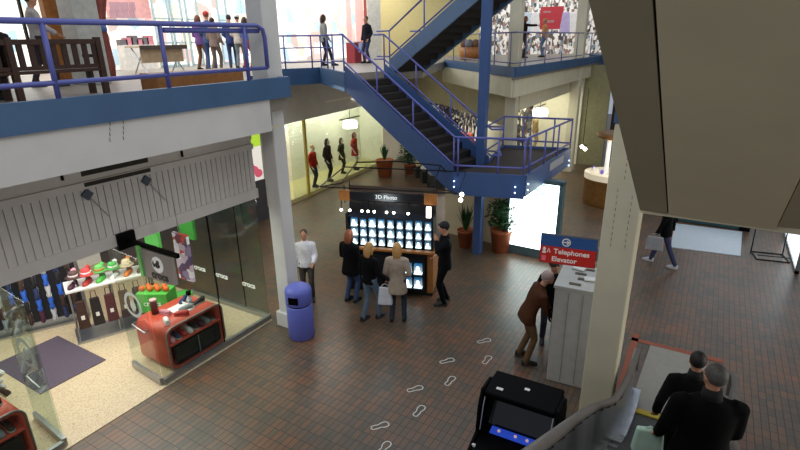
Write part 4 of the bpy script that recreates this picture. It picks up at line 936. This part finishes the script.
# ================================================================== UPPER GALLERY FURNITURE
bc = thing('bench', 'dark slatted wooden bench behind the left gallery railing', 'bench', (-9.75,4.0,ZF))
m = MB(); m.box(-.02,.5,-1.6,1.45,.4,.45); m.build('seat', WOOD, bc)
m = MB(); m.box(.42,.5,-1.6,1.45,.84,.92); m.build('back_top_rail', WOOD, bc); m = MB(); m.box(.43,.49,-1.6,1.45,.46,.52); m.build('back_bottom_rail', WOOD, bc)
y = -1.5
while y < 1.35:
    m = MB(); m.box(.44,.48,y,y+.08,.52,.85); m.build('back_slat', WOOD, bc); y += .165
for y in (-1.6,-.0,1.37):
    for x in (0,.42):
        m = MB(); m.box(x,x+.09,y,y+.09,0,.95 if x else .4); m.build('leg', WOOD, bc)
for y in (1.37,-1.6):
    m = MB(); m.box(0,.5,y,y+.09,.62,.67); m.build('armrest', WOOD, bc)
# column, door post, drape
p = atx(84,40,-11.9); pl = pillar('pillar', -11.9, p.y, .55, ZF, 9, mat('grey_upper_column','#b3b1a8',.6), 'grey white column on the left gallery behind the bench', base=False)
p = atx(61,40,-12.6); m = MB(); m.box(-12.68,-12.5,p.y-.25,p.y+.25,ZF,8.6); struct(m.build('trim_11', ORWOOD), 'orange wood door post of the upper shop', 'post')
p = atx(24,20,-12.6); m = MB(); m.box(-12.68,-12.6,p.y-.02,p.y+.02,ZF,8.6); struct(m.build('trim_12', BLACKM), 'thin dark frame bar of the upper shop front', 'post')
p = atx(102,40,-13.2); cu = thing('drape', 'red brown drape tied with a blue band in the upper shop', 'drape', (-13.2,p.y,ZF))
m = MB()
prof = [(.16,.05),(.2,.3),(.17,.8),(.16,1.05),(.13,1.18),(.2,1.5),(.36,2.1),(.46,3.0),(.5,3.8)]
rings = []
for r_, z in prof:
    rings.append([m.bm.verts.new(((.5*r_+.02*math.cos(6*t))*math.cos(t), (r_+.03*math.cos(7*t))*math.sin(t), z)) for t in [2*PI*k/28 for k in range(28)]])
m.rings(rings); m.build('cloth', mat('red_brown_drape','#7d3a30',.8,var=.3,scale=6), cu, True)
m = MB(); m.lathe([(.14,1.12),(.17,1.14),(.17,1.24),(.14,1.26)], seg=18, sx=.7); m.build('tie_band', mat('blue_band','#3d5c9a',.6), cu, True)
a, b = atx(134,66,-14.4), atx(184,70,-14.4)
ft = thing('folding_table', 'tan folding table with crossed white legs in the bright upper shop', 'table', (-14.4,(a.y+b.y)/2,ZF))
w = (b.y-a.y)/2*.95
m = MB(); m.box(-.35,.35,-w,w,.72,.76); m.build('table_top', mat('tan_top','#b59c7c',.5), ft); m = MB(); m.box(.33,.36,-w,w,.66,.78); m.build('table_edge', mat('dark_edge','#4d4238',.5), ft)
m = MB(); m.box(.2,.22,-w*.9,w*.9,.3,.66); m.build('front_panel', mat('tan_top','#b59c7c'), ft)
for s_ in (-1,1):
    for k in (-1,1):
        m = MB(); m.tube([(-.3*k,s_*w*.8,0),(.3*k,s_*w*.8,.72)], .02, 6); m.build('leg', STEEL, ft)
p = atx(213,78,-8.6); m = MB(); m.box(-.25,.25,-1.7,1.2,.0,.32); o = m.build('low_bench', mat('orange_brown_bench','#8a5a2c',.5,var=.2), loc=(-8.9,7.2,ZF)); tag(o, 'low orange brown wooden plinth on the gallery behind the left railing', 'plinth')
o.scale = (1,.7,1)
# pink panels and banner in upper shops
t = thing('red_case', 'red display case beside the stair head in the upper gallery', 'display case', (-12.6,17.35,ZF)); m = MB(); m.box(0,.4,-.25,.2,0,.75); m.build('case_body', mat('red_case','#9a2a34',.5), t); m = MB(); m.box(.02,.38,-.23,.18,.75,.79); m.build('case_top', WTOP, t)
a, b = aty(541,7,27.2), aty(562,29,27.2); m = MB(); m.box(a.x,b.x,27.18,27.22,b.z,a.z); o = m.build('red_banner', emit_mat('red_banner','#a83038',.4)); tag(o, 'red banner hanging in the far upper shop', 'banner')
m = MB(); m.box(a.x+.25,b.x-.4,27.16,27.18,b.z+.3,b.z+.42); m.build('banner_print', mat('banner_pale_print','#c98a8a',.6), o); m = MB(); m.box(a.x+.15,b.x-.6,27.16,27.18,b.z+.75,b.z+.85); m.build('banner_print', MATS['banner_pale_print'], o)
m = MB(); m.tube([(a.x,27.2,a.z),(a.x,27.2,8.6)], .01, 6); m.build('hanger', STEEL, o)
# clothing racks in far upper shop
for i, (px, c, nm) in enumerate(((527,'#c7d6e0','pale blue'),(535,'#e9e7e4','white'),(566,'#b6a9cf','lilac'),(572,'#e6e3df','cream'))):
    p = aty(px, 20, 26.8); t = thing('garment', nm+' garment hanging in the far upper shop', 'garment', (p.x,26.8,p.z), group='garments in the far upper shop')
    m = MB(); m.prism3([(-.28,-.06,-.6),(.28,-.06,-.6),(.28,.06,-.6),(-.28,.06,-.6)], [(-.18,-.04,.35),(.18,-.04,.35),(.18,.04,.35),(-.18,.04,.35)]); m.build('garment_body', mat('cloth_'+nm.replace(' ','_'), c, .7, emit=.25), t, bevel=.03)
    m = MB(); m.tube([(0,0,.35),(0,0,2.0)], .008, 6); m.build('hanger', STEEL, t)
m = MB(); pz = [aty(460+6*i, 44+2*(i%3), 24.5) for i in range(5)]; m.bm.free()
t = thing('planter_goods', 'low basket of brown goods on the far gallery left of the blue pole', 'basket', (-9.2,21.5,ZF))
m = MB(); m.lathe([(.5,0),(.6,.5),(.55,.5)], seg=16); m.build('basket_body', ORWOOD, t, True)
for k in range(8):
    a = 2*PI*k/8; m = MB(); m.ball((.35*math.cos(a),.35*math.sin(a),.62), .2, u=8, v=6); m.build('goods', mat('brown_goods' if k%2 else 'grey_goods','#6a4a32' if k%2 else '#6d6d72',.7), t, True)
# hanging lamps in the display windows
def drum_lamp(px, py, X, label, s=1.0, y=None):
    p = atx(px,py,X) if y is None else aty(px,py,y)
    t = thing('hanging_lamp', label, 'lamp', p)
    m = MB(); m.lathe([(.30*s,-.16*s),(.34*s,.0),(.28*s,.14*s),(.05*s,.15*s)], seg=18); m.build('lamp_shade', emit_mat('lamp_glow','#fffbe8',5), t, True)
    m = MB(); m.tube([(0,0,.15*s),(0,0,3.28-p.z)], .012, 6); m.build('rod', BLACKM, t)
    m = MB(); m.box(-.04,.04,-.7*s,.7*s,.24*s,.28*s); m.build('track', BLACKM, t)
    return p
LP1 = drum_lamp(350,124,-13.3,'glowing lamp hanging in the mannequin window')
LP2 = drum_lamp(540,112,-6.2,'glowing lamp hanging in the far side display window',1.0)
# gift shop items seen through stair rails
t = thing('gift_display', 'orange red heap of toys on white spikes in the gift shop behind the stairs', 'display', at(446,150,0)*0 + Vector((-9.0,20.3,0)))
m = MB(); m.box(-.6,.6,-.3,.3,0,1.3); m.build('stand', INNER, t)
for k in range(10):
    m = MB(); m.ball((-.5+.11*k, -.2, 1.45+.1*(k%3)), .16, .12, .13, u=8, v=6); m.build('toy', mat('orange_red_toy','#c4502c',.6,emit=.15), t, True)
for k in range(8):
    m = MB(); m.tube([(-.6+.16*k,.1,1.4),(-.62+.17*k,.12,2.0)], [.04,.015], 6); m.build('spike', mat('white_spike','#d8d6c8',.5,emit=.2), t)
random.seed(3)
for k in range(26):
    px, py = random.uniform(432,500), random.uniform(122,160)
    d = ray(px,py); tt = random.uniform(20.5,22.5)/math.hypot(d.x,d.y); p = EYE + d*tt
    if p.z < .3: continue
    tn = thing('spot_bulb', 'small white bulb among the goods of the gift shop behind the staircase', 'bulb', p, group='small bulbs in the gift shop')
    m = MB(); m.ball((0,0,0), random.choice((.035,.05,.07)), u=8, v=6); m.build('glow', BULB, tn, True); m = MB(); m.tube([(0,0,0),(0,0,2.9-p.z if p.z < 2.8 else .1)], .006, 5); m.build('wire', BLACKM, tn)
# ================================================================== PEOPLE
SKIN = mat('skin', '#b98468', .55, var=.06, scale=20); SKIN2 = mat('skin_dark', '#7d523c', .55, var=.06)
HAIRC = dict(black='#14100e', brown='#3a2416', red='#83462a', blonde='#b98d52', grey='#4d4a46', darkred='#5b2a1c', white='#b9b2a8')
EYEM = mat('eye_dark', '#15100e', .2)
I3 = Matrix.Identity(3)
def rotx(a): return Matrix.Rotation(a, 3, 'X')
def ik(a, b, l1, l2, hint):
    a, b = Vector(a), Vector(b); d = b-a; L = d.length
    if L > (l1+l2)*.998: b = a + d*((l1+l2)*.998/L); d = b-a; L = d.length
    x = (l1*l1-l2*l2+L*L)/(2*L); h = math.sqrt(max(l1*l1-x*x, 0)); u = d/L; k = Vector(hint); k = k-u*k.dot(u)
    if k.length < 1e-4: k = Vector((0,1,0))
    return a+u*x+k.normalized()*h, b
def ovl(m, c, rx, ry, z0, z1=None): pass
def person(label, loc, face, H=1.72, feet=((-.1,0,0),(.1,0,0)), hands=None, lean=0, hyaw=0, hpitch=0, top='#333333', kind='jacket', hem=.86, legs='#222233', shoes='#141414',
           hair='brown', hstyle='short', skin=None, wide=1.0, vox=.022, name='person', cat='person', sit=None, group=None, sleeve=True, collar=None, skirt=None, bag=None, hat=None, nolegs=False):
    s = H/1.72; sk = skin or SKIN
    t = thing(name, label, cat, loc, rz=face, group=group); t.scale = (s,s,s)
    hipz = .93 if sit is None else sit
    fdrop = min(f[2] for f in feet)
    hip = Vector((0,0,hipz)); UP = Matrix.Rotation(-lean, 3, 'X')
    def ub(x, y, z): return hip + UP @ Vector((x, y, z-.93))
    sh = [ub(-.178*wide,0,1.385), ub(.178*wide,0,1.385)]
    hp = [hip+Vector((-.095,0,-.02)), hip+Vector((.095,0,-.02))]
    neck = ub(0,.0,1.46); hc = ub(0,.03,1.625)
    knees, ank = [], []
    for i in (0,1):
        k, a = ik(hp[i], Vector(feet[i])+Vector((0,-.03,.085)), .44, .42, (0,1,.05)); knees.append(k); ank.append(a)
    hands = hands or ((-.26,.06,.80),(.26,.06,.80)); elb, wr = [], []
    for i in (0,1):
        sgn_ = -1 if i == 0 else 1; w_ = hip + UP @ (Vector(hands[i])-Vector((0,0,.93)))
        e, w = ik(sh[i], w_, .29, .26, (sgn_*.5,-1,-.35)); elb.append(e); wr.append(w)
    HR = UP @ Matrix.Rotation(hyaw, 3, 'Z') @ Matrix.Rotation(-hpitch, 3, 'X')
    hd = lambda x, y, z: hc + HR @ Vector((x, y, z))
    def torso(m, g, z0=.82, zt=1.46, flare=0):
        S_ = []
        for z, rx, ry in ((z0,.165+flare,.115+flare),(.93,.165+flare*.6,.115+flare*.6),(1.08,.145,.10),(1.22,.16,.115),(1.33,.172,.112),(1.40,.15,.095),(1.44,.10,.075),(1.475,.06,.055)):
            if z < z0 or z > zt: continue
            S_.append((ub(0,0,z), rx*wide+g, ry+g, UP))
        m.loft(S_, 18)
    def arm(m, i, g, frac=1.0):
        e2 = elb[i] + (wr[i]-elb[i])*frac; mid = lerp(sh[i],elb[i],.5)
        m.tube([sh[i]+(Vector((.05,0,.0)) if i == 0 else Vector((-.05,0,0))), sh[i], mid, elb[i], e2], [.058+g,.056+g,.049+g,.042+g,.031+g+.4*g], 10)
    def leg(m, i, g, low=0.0):
        a = lerp(ank[i], knees[i], low); m.tube([hp[i]+Vector((0,0,.06)), hp[i]-Vector((0,0,.04)), lerp(hp[i],knees[i],.5), knees[i], lerp(knees[i],ank[i],.4), a], [.088+g,.085+g,.072+g,.056+g,.054+g,.038+g+g], 10)
    # body: one continuous skin
    m = MB(); torso(m, -.012)
    for i in (0,1):
        arm(m, i, -.010); leg(m, i, -.010)
        f = Vector(feet[i]); m.tube([ank[i], ank[i]-Vector((0,-.02,.05)), Vector((f.x,f.y+.1,f.z+.035))], [.034,.034,.026], 8)
    m.tube([ub(0,-.01,1.40), neck, ub(0,.015,1.55)], [.06,.054,.052], 12)
    m.ball(hd(0,0,.01), .074, .092, .112, HR, 16, 12)
    m.ball(hd(0,.035,-.055), .052, .055, .055, HR, 12, 8)
    m.tube([hd(0,.085,.015), hd(0,.108,-.022)], [.008,.017], 8)
    for s_ in (-1,1): m.ball(hd(s_*.076,-.005,-.005), .012, .022, .032, HR, 8, 6)
    body_me = remeshed(m, min(vox,.018), 2)
    bm = bmesh.new(); bm.from_mesh(body_me); h = MB(); h.bm.free(); h.bm = bm
    for i in (0,1):                              # hands with five fingers
        d = (wr[i]-elb[i]).normalized(); side = d.cross(Vector((0,1,0.01))).normalized(); nrm = side.cross(d).normalized()
        if nrm.y < 0: nrm = -nrm
        th = -1 if i else 1
        p0 = wr[i]-d*.02
        h.tube([p0, p0+d*.035, p0+d*.075, p0+d*.105], [(.024,.02),(.032,.018),(.038,.017),(.036,.014)], 10)
        for k in range(4):
            o = (k-1.5)*.019; L = (.062,.074,.07,.055)[k]; b0 = p0+d*.095+side*o
            h.tube([b0, b0+d*L*.45+nrm*.006, b0+d*L*.8+nrm*.02, b0+d*L+nrm*.036], [.0095,.009,.008,.006], 6)
        b0 = p0+d*.03+side*.028*(1 if k else 1)
        h.tube([b0, b0+side*.025+d*.03+nrm*.01, b0+side*.03+d*.06+nrm*.018], [.012,.010,.007], 6)
    bmesh.ops.recalc_face_normals(bm, faces=bm.faces[:]); bm.to_mesh(body_me); bm.free()
    mesh_obj('body', body_me, sk, t)
    # trousers
    if not nolegs:
        m = MB(); m.loft([(hip+Vector((0,0,-.10)), .15, .11, I3),(hip, .168, .122, I3),(ub(0,0,1.02), .155, .115, UP)], 16)
        for i in (0,1): leg(m, i, .008, -.12)
        mesh_obj('trousers', remeshed(m, vox, 2), mat('cloth'+legs, legs, .8, var=.15, scale=12), t)
    # shoes
    for i in (0,1):
        f = Vector(feet[i]); m = MB(); R = Matrix.Rotation(PI/2,3,'X')
        m.loft([((f.x,f.y+y,f.z+.012+h_*.9), w_, h_, R) for y, w_, h_ in ((-.105,.02,.03),(-.09,.036,.05),(-.02,.04,.056),(.05,.044,.042),(.11,.044,.03),(.16,.03,.022),(.172,.012,.014))], 12)
        m.prism([(f.x+x,f.y+y) for x, y in ((-.036,-.1),(.036,-.1),(.042,0),(.046,.1),(.03,.17),(-.03,.17),(-.046,.1),(-.042,0))], f.z, f.z+.025)
        m.build('shoe', mat('leather'+shoes, shoes, .45), t, True)
    # top
    m = MB(); fl_ = .03 if kind == 'coat' else 0
    torso(m, .014, min(hem,.93) if kind != 'coat' else .93, 1.46)
    if kind == 'coat' or hem < .93:
        m.loft([(hip+Vector((0,0,.03)), .178*wide, .13, I3), (hip+Vector((0,(ank[0].y+ank[1].y)*.05,hem-.93)), .185*wide+fl_, .14+fl_, I3)], 18)
    for i in (0,1): arm(m, i, .016, .97 if sleeve else .0)
    m.tube([ub(0,-.01,1.42), ub(0,.0,1.49)], [.085,.066], 12)
    mesh_obj('coat' if kind == 'coat' else ('shirt' if kind == 'shirt' else 'jacket'), remeshed(m, vox, 5), mat('cloth'+top, top, .85, var=.14, scale=14, spec=.12), t)
    if collar:
        m = MB(); m.tube([ub(0,-.012,1.45), ub(0,.0,1.53)], [.082,.07], 14); m.build('collar', mat('cloth'+collar, collar, .85), t, True)
    # hair / cap
    hcol = mat('hair_'+hair, HAIRC[hair], .6, var=.3, scale=40)
    if hstyle != 'bald':
        m = MB(); m.ball(hd(0,-.018,.034), .083, .094, .098, HR, 16, 12)
        if hstyle == 'long':
            m.tube([hd(0,-.06,.06), hd(0,-.085,-.03), hd(0,-.085,-.13), hd(0,-.075,-.22)], [(.07,.05),(.088,.055),(.088,.05),(.06,.03)], 12)
            for s_ in (-1,1): m.tube([hd(s_*.06,-.01,.05), hd(s_*.082,-.01,-.04), hd(s_*.075,-.01,-.15)], [.03,.03,.02], 8)
        if hstyle == 'tied': m.ball(hd(0,-.12,.02), .045)
        if hstyle == 'side': # fringe of hair, thin on top
            pass
        mesh_obj('hair', remeshed(m, .014, 2), hcol, t)
    if hat:
        m = MB(); m.ball(hd(0,-.008,.045), .092, .105, .092, HR, 16, 10)
        if hat[1] == 'cap': m.loft([(hd(0,.09,.05), .065, .07, HR),(hd(0,.095,.06), .06, .065, HR)], 14)
        if hat[1] == 'hood': m.tube([hd(0,-.02,.02), hd(0,-.05,-.08), hd(0,-.05,-.17)], [.1,.1,.085], 14)
        mesh_obj('cap' if hat[1] == 'cap' else 'hood' if hat[1] == 'hood' else 'hat', remeshed(m, .014, 2), mat('cloth'+hat[0], hat[0], .8), t)
    for s_ in (-1,1):
        m = MB(); m.ball(hd(s_*.03,.082,.008), .009, u=8, v=6); m.build('eye', EYEM, t, True)
    m = MB(); m.tube([hd(-.022,.086,-.062), hd(0,.092,-.062), hd(.022,.086,-.062)], .005, 6); m.build('mouth', mat('lips','#8a4a42',.5), t, True)
    t['_w0'] = [list(w) for w in wr]
    M = Matrix.Translation(Vector(loc)) @ Matrix.Rotation(face,4,'Z') @ Matrix.Scale(s,4)
    t_w = [M @ w for w in wr]
    del t['_w0']
    return t, t_w, (lambda v: M @ Vector(v))
def face_to(p, q): # heading so local +Y points from p to q
    return math.atan2(q[1]-p[1], q[0]-p[0]) - PI/2
def bag(name, label, wpos, col, w=.26, h=.3, d=.1, drop=.18, rz=0, cat='bag'):
    b = thing(name, label, cat, (wpos[0],wpos[1],wpos[2]), rz=rz); m = MB()
    m.prism3([(-w/2,-d/2,-drop-h),(w/2,-d/2,-drop-h),(w/2,d/2,-drop-h),(-w/2,d/2,-drop-h)], [(-w*.42,-d*.3,-drop),(w*.42,-d*.3,-drop),(w*.42,d*.3,-drop),(-w*.42,d*.3,-drop)])
    m.build('bag_body', mat('bag'+col, col, .6, var=.1), b, bevel=.02)
    m = MB(); m.tube([(-w*.3,0,-drop-.01),(-w*.2,0,-.07),(0,0,-.04),(w*.2,0,-.07),(w*.3,0,-drop-.01)], .008, 6); m.build('strap', mat('bag'+col, col), b, True); return b
g = lambda px, py: at(px, py, 0)
kdir = KR   # kiosk front faces local -Y; people face +Y of kiosk
# on the lower floor
person('woman in white blouse and dark trousers standing beside the white pillar', g(309,299), face_to((-7.05,7.9),(0,-1)), 1.66, feet=((-.1,.04,0),(.1,-.05,0)), hands=((-.16,.26,1.0),(.25,.05,.84)), top='#d9d7dd', kind='shirt', hem=.84, legs='#37302e', hair='brown', hstyle='tied', hyaw=-.1)
person('red haired person in black coat and blue jeans at the left end of the kiosk', g(352,301), kdir-.35, 1.68, feet=((-.11,0,0),(.1,.05,0)), hands=((-.15,.22,1.0),(.18,.22,1.0)), top='#0b0b0e', kind='coat', hem=.70, legs='#2d3f63', hair='red', hstyle='long', wide=1.08)
t, w, M_ = person('blonde woman in black jacket and pale jeans left of the beige coat', g(371,318), kdir-.5, 1.68, feet=((-.06,-.14,0),(.12,.14,0)), hands=((-.22,.1,.86),(.28,.16,.92)), top='#0c0c0f', kind='jacket', hem=.84, legs='#56687a', hair='blonde', hstyle='long')
bag('carrier_bag', 'white carrier bag held by the blonde woman in black jacket', w[1]+Vector((.02,-.02,-.02)), '#c9cbd3', .3, .38, .12, .12, rz=.4)
person('blonde woman in beige coat and dark blue jeans facing the kiosk', g(398,320), kdir+.05, 1.70, feet=((-.12,-.02,0),(.13,.04,0)), hands=((-.2,.16,.94),(.2,.16,.98)), top='#a29384', kind='coat', hem=.66, legs='#1f2638', hair='blonde', hstyle='long')
person('tall man in black jacket and dark cap standing at the right end of the kiosk', g(444,303), kdir+PI/2+.35, 1.88, feet=((-.1,.06,0),(.11,-.04,0)), hands=((-.12,.2,1.42),(.2,.12,.98)), top='#0b0c10', kind='jacket', hem=.78, legs='#0c0c0f', hair='black', hat=('#121216','cap'), hpitch=-.15)
pb = g(524,360)
person('man in brown jacket and tan trousers bending over the telephone enclosure', pb, face_to(pb,(-1.3,8.5)), 1.80, feet=((-.15,-.02,0),(.14,.02,0)), hands=((-.08,.42,1.02),(.16,.40,1.06)), lean=.38, hpitch=-.5, top='#482b1a', kind='jacket', hem=.80, legs='#5e4427', shoes='#17120f', hair='white', hat=('#a68e86','hat'), wide=1.3)
pc = g(547,341)
person('person in black jacket with face turned to the man in brown at the telephone enclosure', pc, face_to(pc,(-1.6,7.4)), 1.70, feet=((-.1,0,0),(.1,.04,0)), hands=((-.1,.3,1.05),(.2,.28,1.1)), lean=.04, hyaw=.5, hpitch=-.15, top='#0c0d10', kind='jacket', hem=.78, legs='#1b2030', hair='brown', hat=('#2f2a22','hat'))
pw = (g(650,262)+g(672,267))/2
t, w, M_ = person('walker in black top and blue jeans striding under the overhead escalator with a grey bag', pw, face_to((0,0),(-1,.1)), 1.72, feet=((-.09,-.30,0),(.09,.30,0)), hands=((-.32,.18,.86),(.24,-.1,.86)), lean=.06, top='#08090b', kind='jacket', hem=.78, legs='#2b3556', shoes='#b9bac0', hair='black', wide=1.1)
bag('shoulder_bag', 'grey bag hanging at the side of the striding walker', w[0]+Vector((.0,-.12,.12)), '#8c8c90', .42, .34, .14, .12, rz=0)
# on the escalator
def step_top(y):
    n = max(0, math.floor((YB+.2-y)/.4)); return .23*n+.12
ya, yb_ = 5.35, 4.05
pa = at(698,358,0); da = ray(699,358); k = ya/da.y; xa = da.x*k
person('person in dark coat with short black hair standing lower on the escalator', (xa, ya, step_top(ya)), .15, 1.65, feet=((-.1,0,0),(.1,.0,0)), hands=((-.3,.02,.9),(.26,.1,.92)), top='#0d0c0d', kind='jacket', hem=.74, legs='#0b0b0e', hair='black', wide=1.08, vox=.02, collar='#0d0c0e')
db = ray(717,372); k = yb_/db.y; xb = db.x*k
t, w, M_ = person('grey haired man in black coat standing nearer on the escalator', (xb, yb_, step_top(yb_)), .25, 1.62, feet=((-.11,0,0),(.11,.0,0)), hands=((-.3,.14,.9),(.2,.22,.92)), top='#060607', kind='coat', hem=.66, legs='#060608', hair='grey', wide=1.28, vox=.02, hyaw=.35, collar='#0b0b0d')
bag('carrier_bag', 'white and mint plastic bag held low between the two people on the escalator', w[0]+Vector((-.06,.12,-.02)), '#a9c4b4', .26, .26, .1, .06, rz=.3)
# on the upper gallery
def gup(px, dist_X): p = atx(px, 40, dist_X); return Vector((p.x, p.y, ZF))
person('person with dark hair seated on the bench at the left picture edge', (-9.55,atx(1,70,-9.4).y,ZF), PI/2, 1.75, sit=.5, feet=((-.12,.42,0),(.12,.42,0)), hands=((-.2,.3,.98),(.2,.3,.98)), top='#231c1a', legs='#1c1a1c', hair='black', wide=1.2, hem=.93)
person('man in grey striped shirt walking past the upper shop behind the bench', gup(38,-12.1), face_to((0,0),(.25,1)), 1.78, feet=((-.1,-.18,0),(.1,.18,0)), hands=((-.24,.1,.84),(.42,.25,1.0)), top='#a9a09c', kind='shirt', legs='#2b2428', hair='brown', sleeve=True)
ups = [(200,-15.2,'#6f4f86',"#7a4e33",'darkred','long','shopper with red brown hair in purple top, leftmost of the upper group',1.62,None),
       (209,-14.6,'#39507c','#39507c','red','short','shopper with red cap and blue coat in the upper group',1.7,('#b5261f','hat')),
       (214,-14.0,'#8f7a70','#6f5f58','brown','short','shopper in brown patterned top walking behind the left railing',1.5,None),
       (231,-15.0,'#3f4a78','#33406a','black','short','dark haired shopper in blue behind the right end of the left railing',1.66,None),
       (239,-14.6,'#cfc5b8','#7d8a90','black','short','shopper in cream top with white cap in the upper group',1.66,('#d6d4d0','hat')),
       (246,-14.2,'#5a6a9a','#a33a44','brown','long','shopper with brown hair and red skirt nearest the left pillar upstairs',1.56,None)]
for px, X, tc, lc, hc_, hs, lab, hh, hat in ups:
    p = gup(px, X+.9); person(lab, p, face_to((0,0),(-.4,1))+random.uniform(-.6,.6), hh, feet=((-.1,-.08,0),(.1,.1,0)), hands=((-.16,.22,1.02),(.22,.14,.94)), top=tc, kind='jacket', hem=.8, legs=lc, hair=hc_, hstyle=hs, hat=hat, vox=.028)
p = gup(324,-12.0); person('woman in pale grey top and black trousers walking by the stair head upstairs', p, face_to((0,0),(.6,1)), 1.66, feet=((-.09,-.02,0),(.1,.3,0)), hands=((-.22,.1,.86),(.22,.12,.9)), top='#8d8c86', kind='shirt', hem=.82, legs='#1c1c24', hair='brown', hstyle='long', vox=.026)
p = gup(367,-11.7); t, w, M_ = person('dark haired shopper in black jacket carrying a pale bag beside the red case upstairs', p, face_to((0,0),(-.3,-1)), 1.66, feet=((-.1,.0,0),(.1,.1,0)), hands=((-.2,.1,.9),(.26,.06,.84)), top='#191a22', kind='jacket', hem=.78, legs='#2a3358', hair='darkred', hstyle='short', vox=.026)
bag('shopping_bag', 'pale blue bag carried by the shopper in black jacket upstairs', w[1], '#aab4d8', .28, .34, .1, .08, rz=.6)
p = aty(524,40,23.5); person('woman with long dark hair and outstretched arm at the far gallery railing', (p.x,p.y,ZF), face_to((0,0),(1,.3)), 1.70, feet=((-.1,0,0),(.1,.05,0)), hands=((-.2,.2,1.0),(.1,.62,1.36)), top='#2a1c18', kind='jacket', hem=.8, legs='#241a1a', hair='darkred', hstyle='long', vox=.028)
p = aty(544,40,24.6); person('shopper in orange top and blue jeans at the far gallery railing', (p.x,p.y,ZF), face_to((0,0),(-1,0)), 1.62, feet=((-.1,0,0),(.1,.1,0)), hands=((-.2,.2,1.1),(.2,.2,1.1)), top='#d59a62', kind='shirt', hem=.84, legs='#5b7aa0', hair='blonde', hstyle='short', vox=.028)
# climber on the upper flight
q = N0+NV*.75+U*2.0+Vector((0,0,2.0*sl+.28)); d = ray(415,22); 
cz = q.z
t, w, M_ = person('climber in white top and red trousers going up the upper flight with a brown bag', (q.x-.1,q.y,cz), face_to((0,0),U), 1.66, feet=((-.09,-.05,0),(.1,.28,.17)), hands=((-.24,.1,.9),(.26,.14,.95)), lean=.1, top='#cfd0d6', kind='shirt', hem=.84, legs='#a04a30', hair='brown', hstyle='long', vox=.026)
bag('shoulder_bag', 'round dark brown bag carried by the climber on the upper flight', w[1]+Vector((.0,-.05,.2)), '#3f241b', .44, .4, .16, .06, rz=math.atan2(U.y,U.x))
# mannequins in the window
MANS = mat('mannequin_pale', '#cbb6a4', .4, var=.03)
for i, (px, X, tc, lc, lab, hh, hcol) in enumerate(((313.5,-12.85,'#b02e1f','#1a1718','headless style mannequin in red top and black leggings, leftmost in the corridor window',1.62,'blonde'),
        (328.5,-12.9,'#2b1d1e','#141416','mannequin in black and maroon outfit with wide trousers, second in the corridor window',1.70,'black'),
        (342.5,-13.2,'#3c3a26','#1d1c18','mannequin in dark olive dress, third in the corridor window',1.50,'brown'),
        (355.5,-13.1,'#a8392e','#b9a392','mannequin in red sleeveless dress with bare legs, fourth in the corridor window',1.62,'darkred'))):
    p = atx(px, 170, X); person(lab.replace('headless style ','pale '), (p.x,p.y,.14), -PI/2+.2, hh, feet=((-.07,0,0),(.1,.06,0)), hands=((-.3,.04,.86),(.28,.1,.9)), top=tc, kind='coat' if i in (2,3) else 'jacket', hem=(.82,.8,.66,.66)[i], legs=lc, hair=hcol, hstyle='long' if i != 0 else 'short', skin=MANS, vox=.024, name='mannequin', cat='mannequin', sleeve=i < 2, nolegs=(i == 3))
p = atx(535.5,125,-6.4); person('mannequin in fur collared tan outfit in the far side window', (p.x,p.y,.9), -PI/2, 1.6, top='#8f7a52', legs='#9c8a66', hair='black', skin=MANS, vox=.028, name='mannequin', cat='mannequin')
m = MB(); m.box(p.x-.5,p.x+.5,p.y-.6,p.y+.6,0,.9); o = m.build('display_plinth', CREAM); tag(o, 'cream plinth under the far side window mannequin', 'plinth')
# ================================================================== LIGHT
w = bpy.data.worlds.new('world'); SC.world = w; w.use_nodes = True
bg = w.node_tree.nodes['Background']; bg.inputs[0].default_value = (.78,.86,1,1); bg.inputs[1].default_value = .42
area('atrium_skylight', (-4,10,11), (9,12), 420, (.85,.92,1.0))
WARM = (1,.93,.82)
area('shop_lights', (-9.6,3.4,3.2), (3.2,5.5), 190, (1,.97,.92))
area('shop_lights', (-8.0,4.6,3.2), (1.0,3.5), 90, (1,.97,.92))
area('mannequin_window_lights', (-13.2,16.4,3.25), (1.0,6.5), 185, (1,.98,.88))
area('side_window_lights', (-6.2,20.5,3.3), (1.2,6), 110, (1,.95,.72))
area('gift_shop_lights', (-9.5,20.8,2.7), (4,1.0), 60, WARM, (0,0,-.75))
area('corridor_spill_fill', (-9.6,10.2,4.3), (2,4), 75, (1,.85,.65))  # added unseen lamp, stands in for light spilling from the mannequin window
area('upper_shop_lights', (-14.8,10,8.2), (4.5,13), 560, (1,.98,.95))
area('upper_shop_lights', (-14.4,20.5,8.2), (4,7), 330, (1,.97,.93))
area('upper_shop_lights', (-7.5,27.5,8.2), (6,4), 120, (1,.97,.93))
area('entrance_daylight', (2.6,16.5,1.6), (2.8,2.2), 60, (.75,.88,1.0), (0,-PI/2,0))
area('far_right_lights', (2.5,24,4.2), (5,8), 120, (.9,.95,1))
point('kiosk_glow', (-5.7,8.4,2.0), 14, (.85,.95,1), .2)
point('jewel_glow', (-2.2,17.4,2.2), 25, (1,.9,.7), .2)
area('right_side_fill', (8.5,7,3.2), (9,4), 470, (1,.96,.9), (0,PI/2,0))  # added unseen fill that brightens the underside of the overhead escalator
area('camera_side_fill', (-1.5,-1.5,8.8), (3,3), 190, (1,.96,.9), (.75,0,.55))  # unseen fill added behind the camera to brighten the left wall
SC.view_settings.view_transform = 'Standard'; SC.view_settings.look = 'None'; SC.view_settings.exposure = 0; SC.view_settings.gamma = 1
SC.view_settings.use_curve_mapping = False
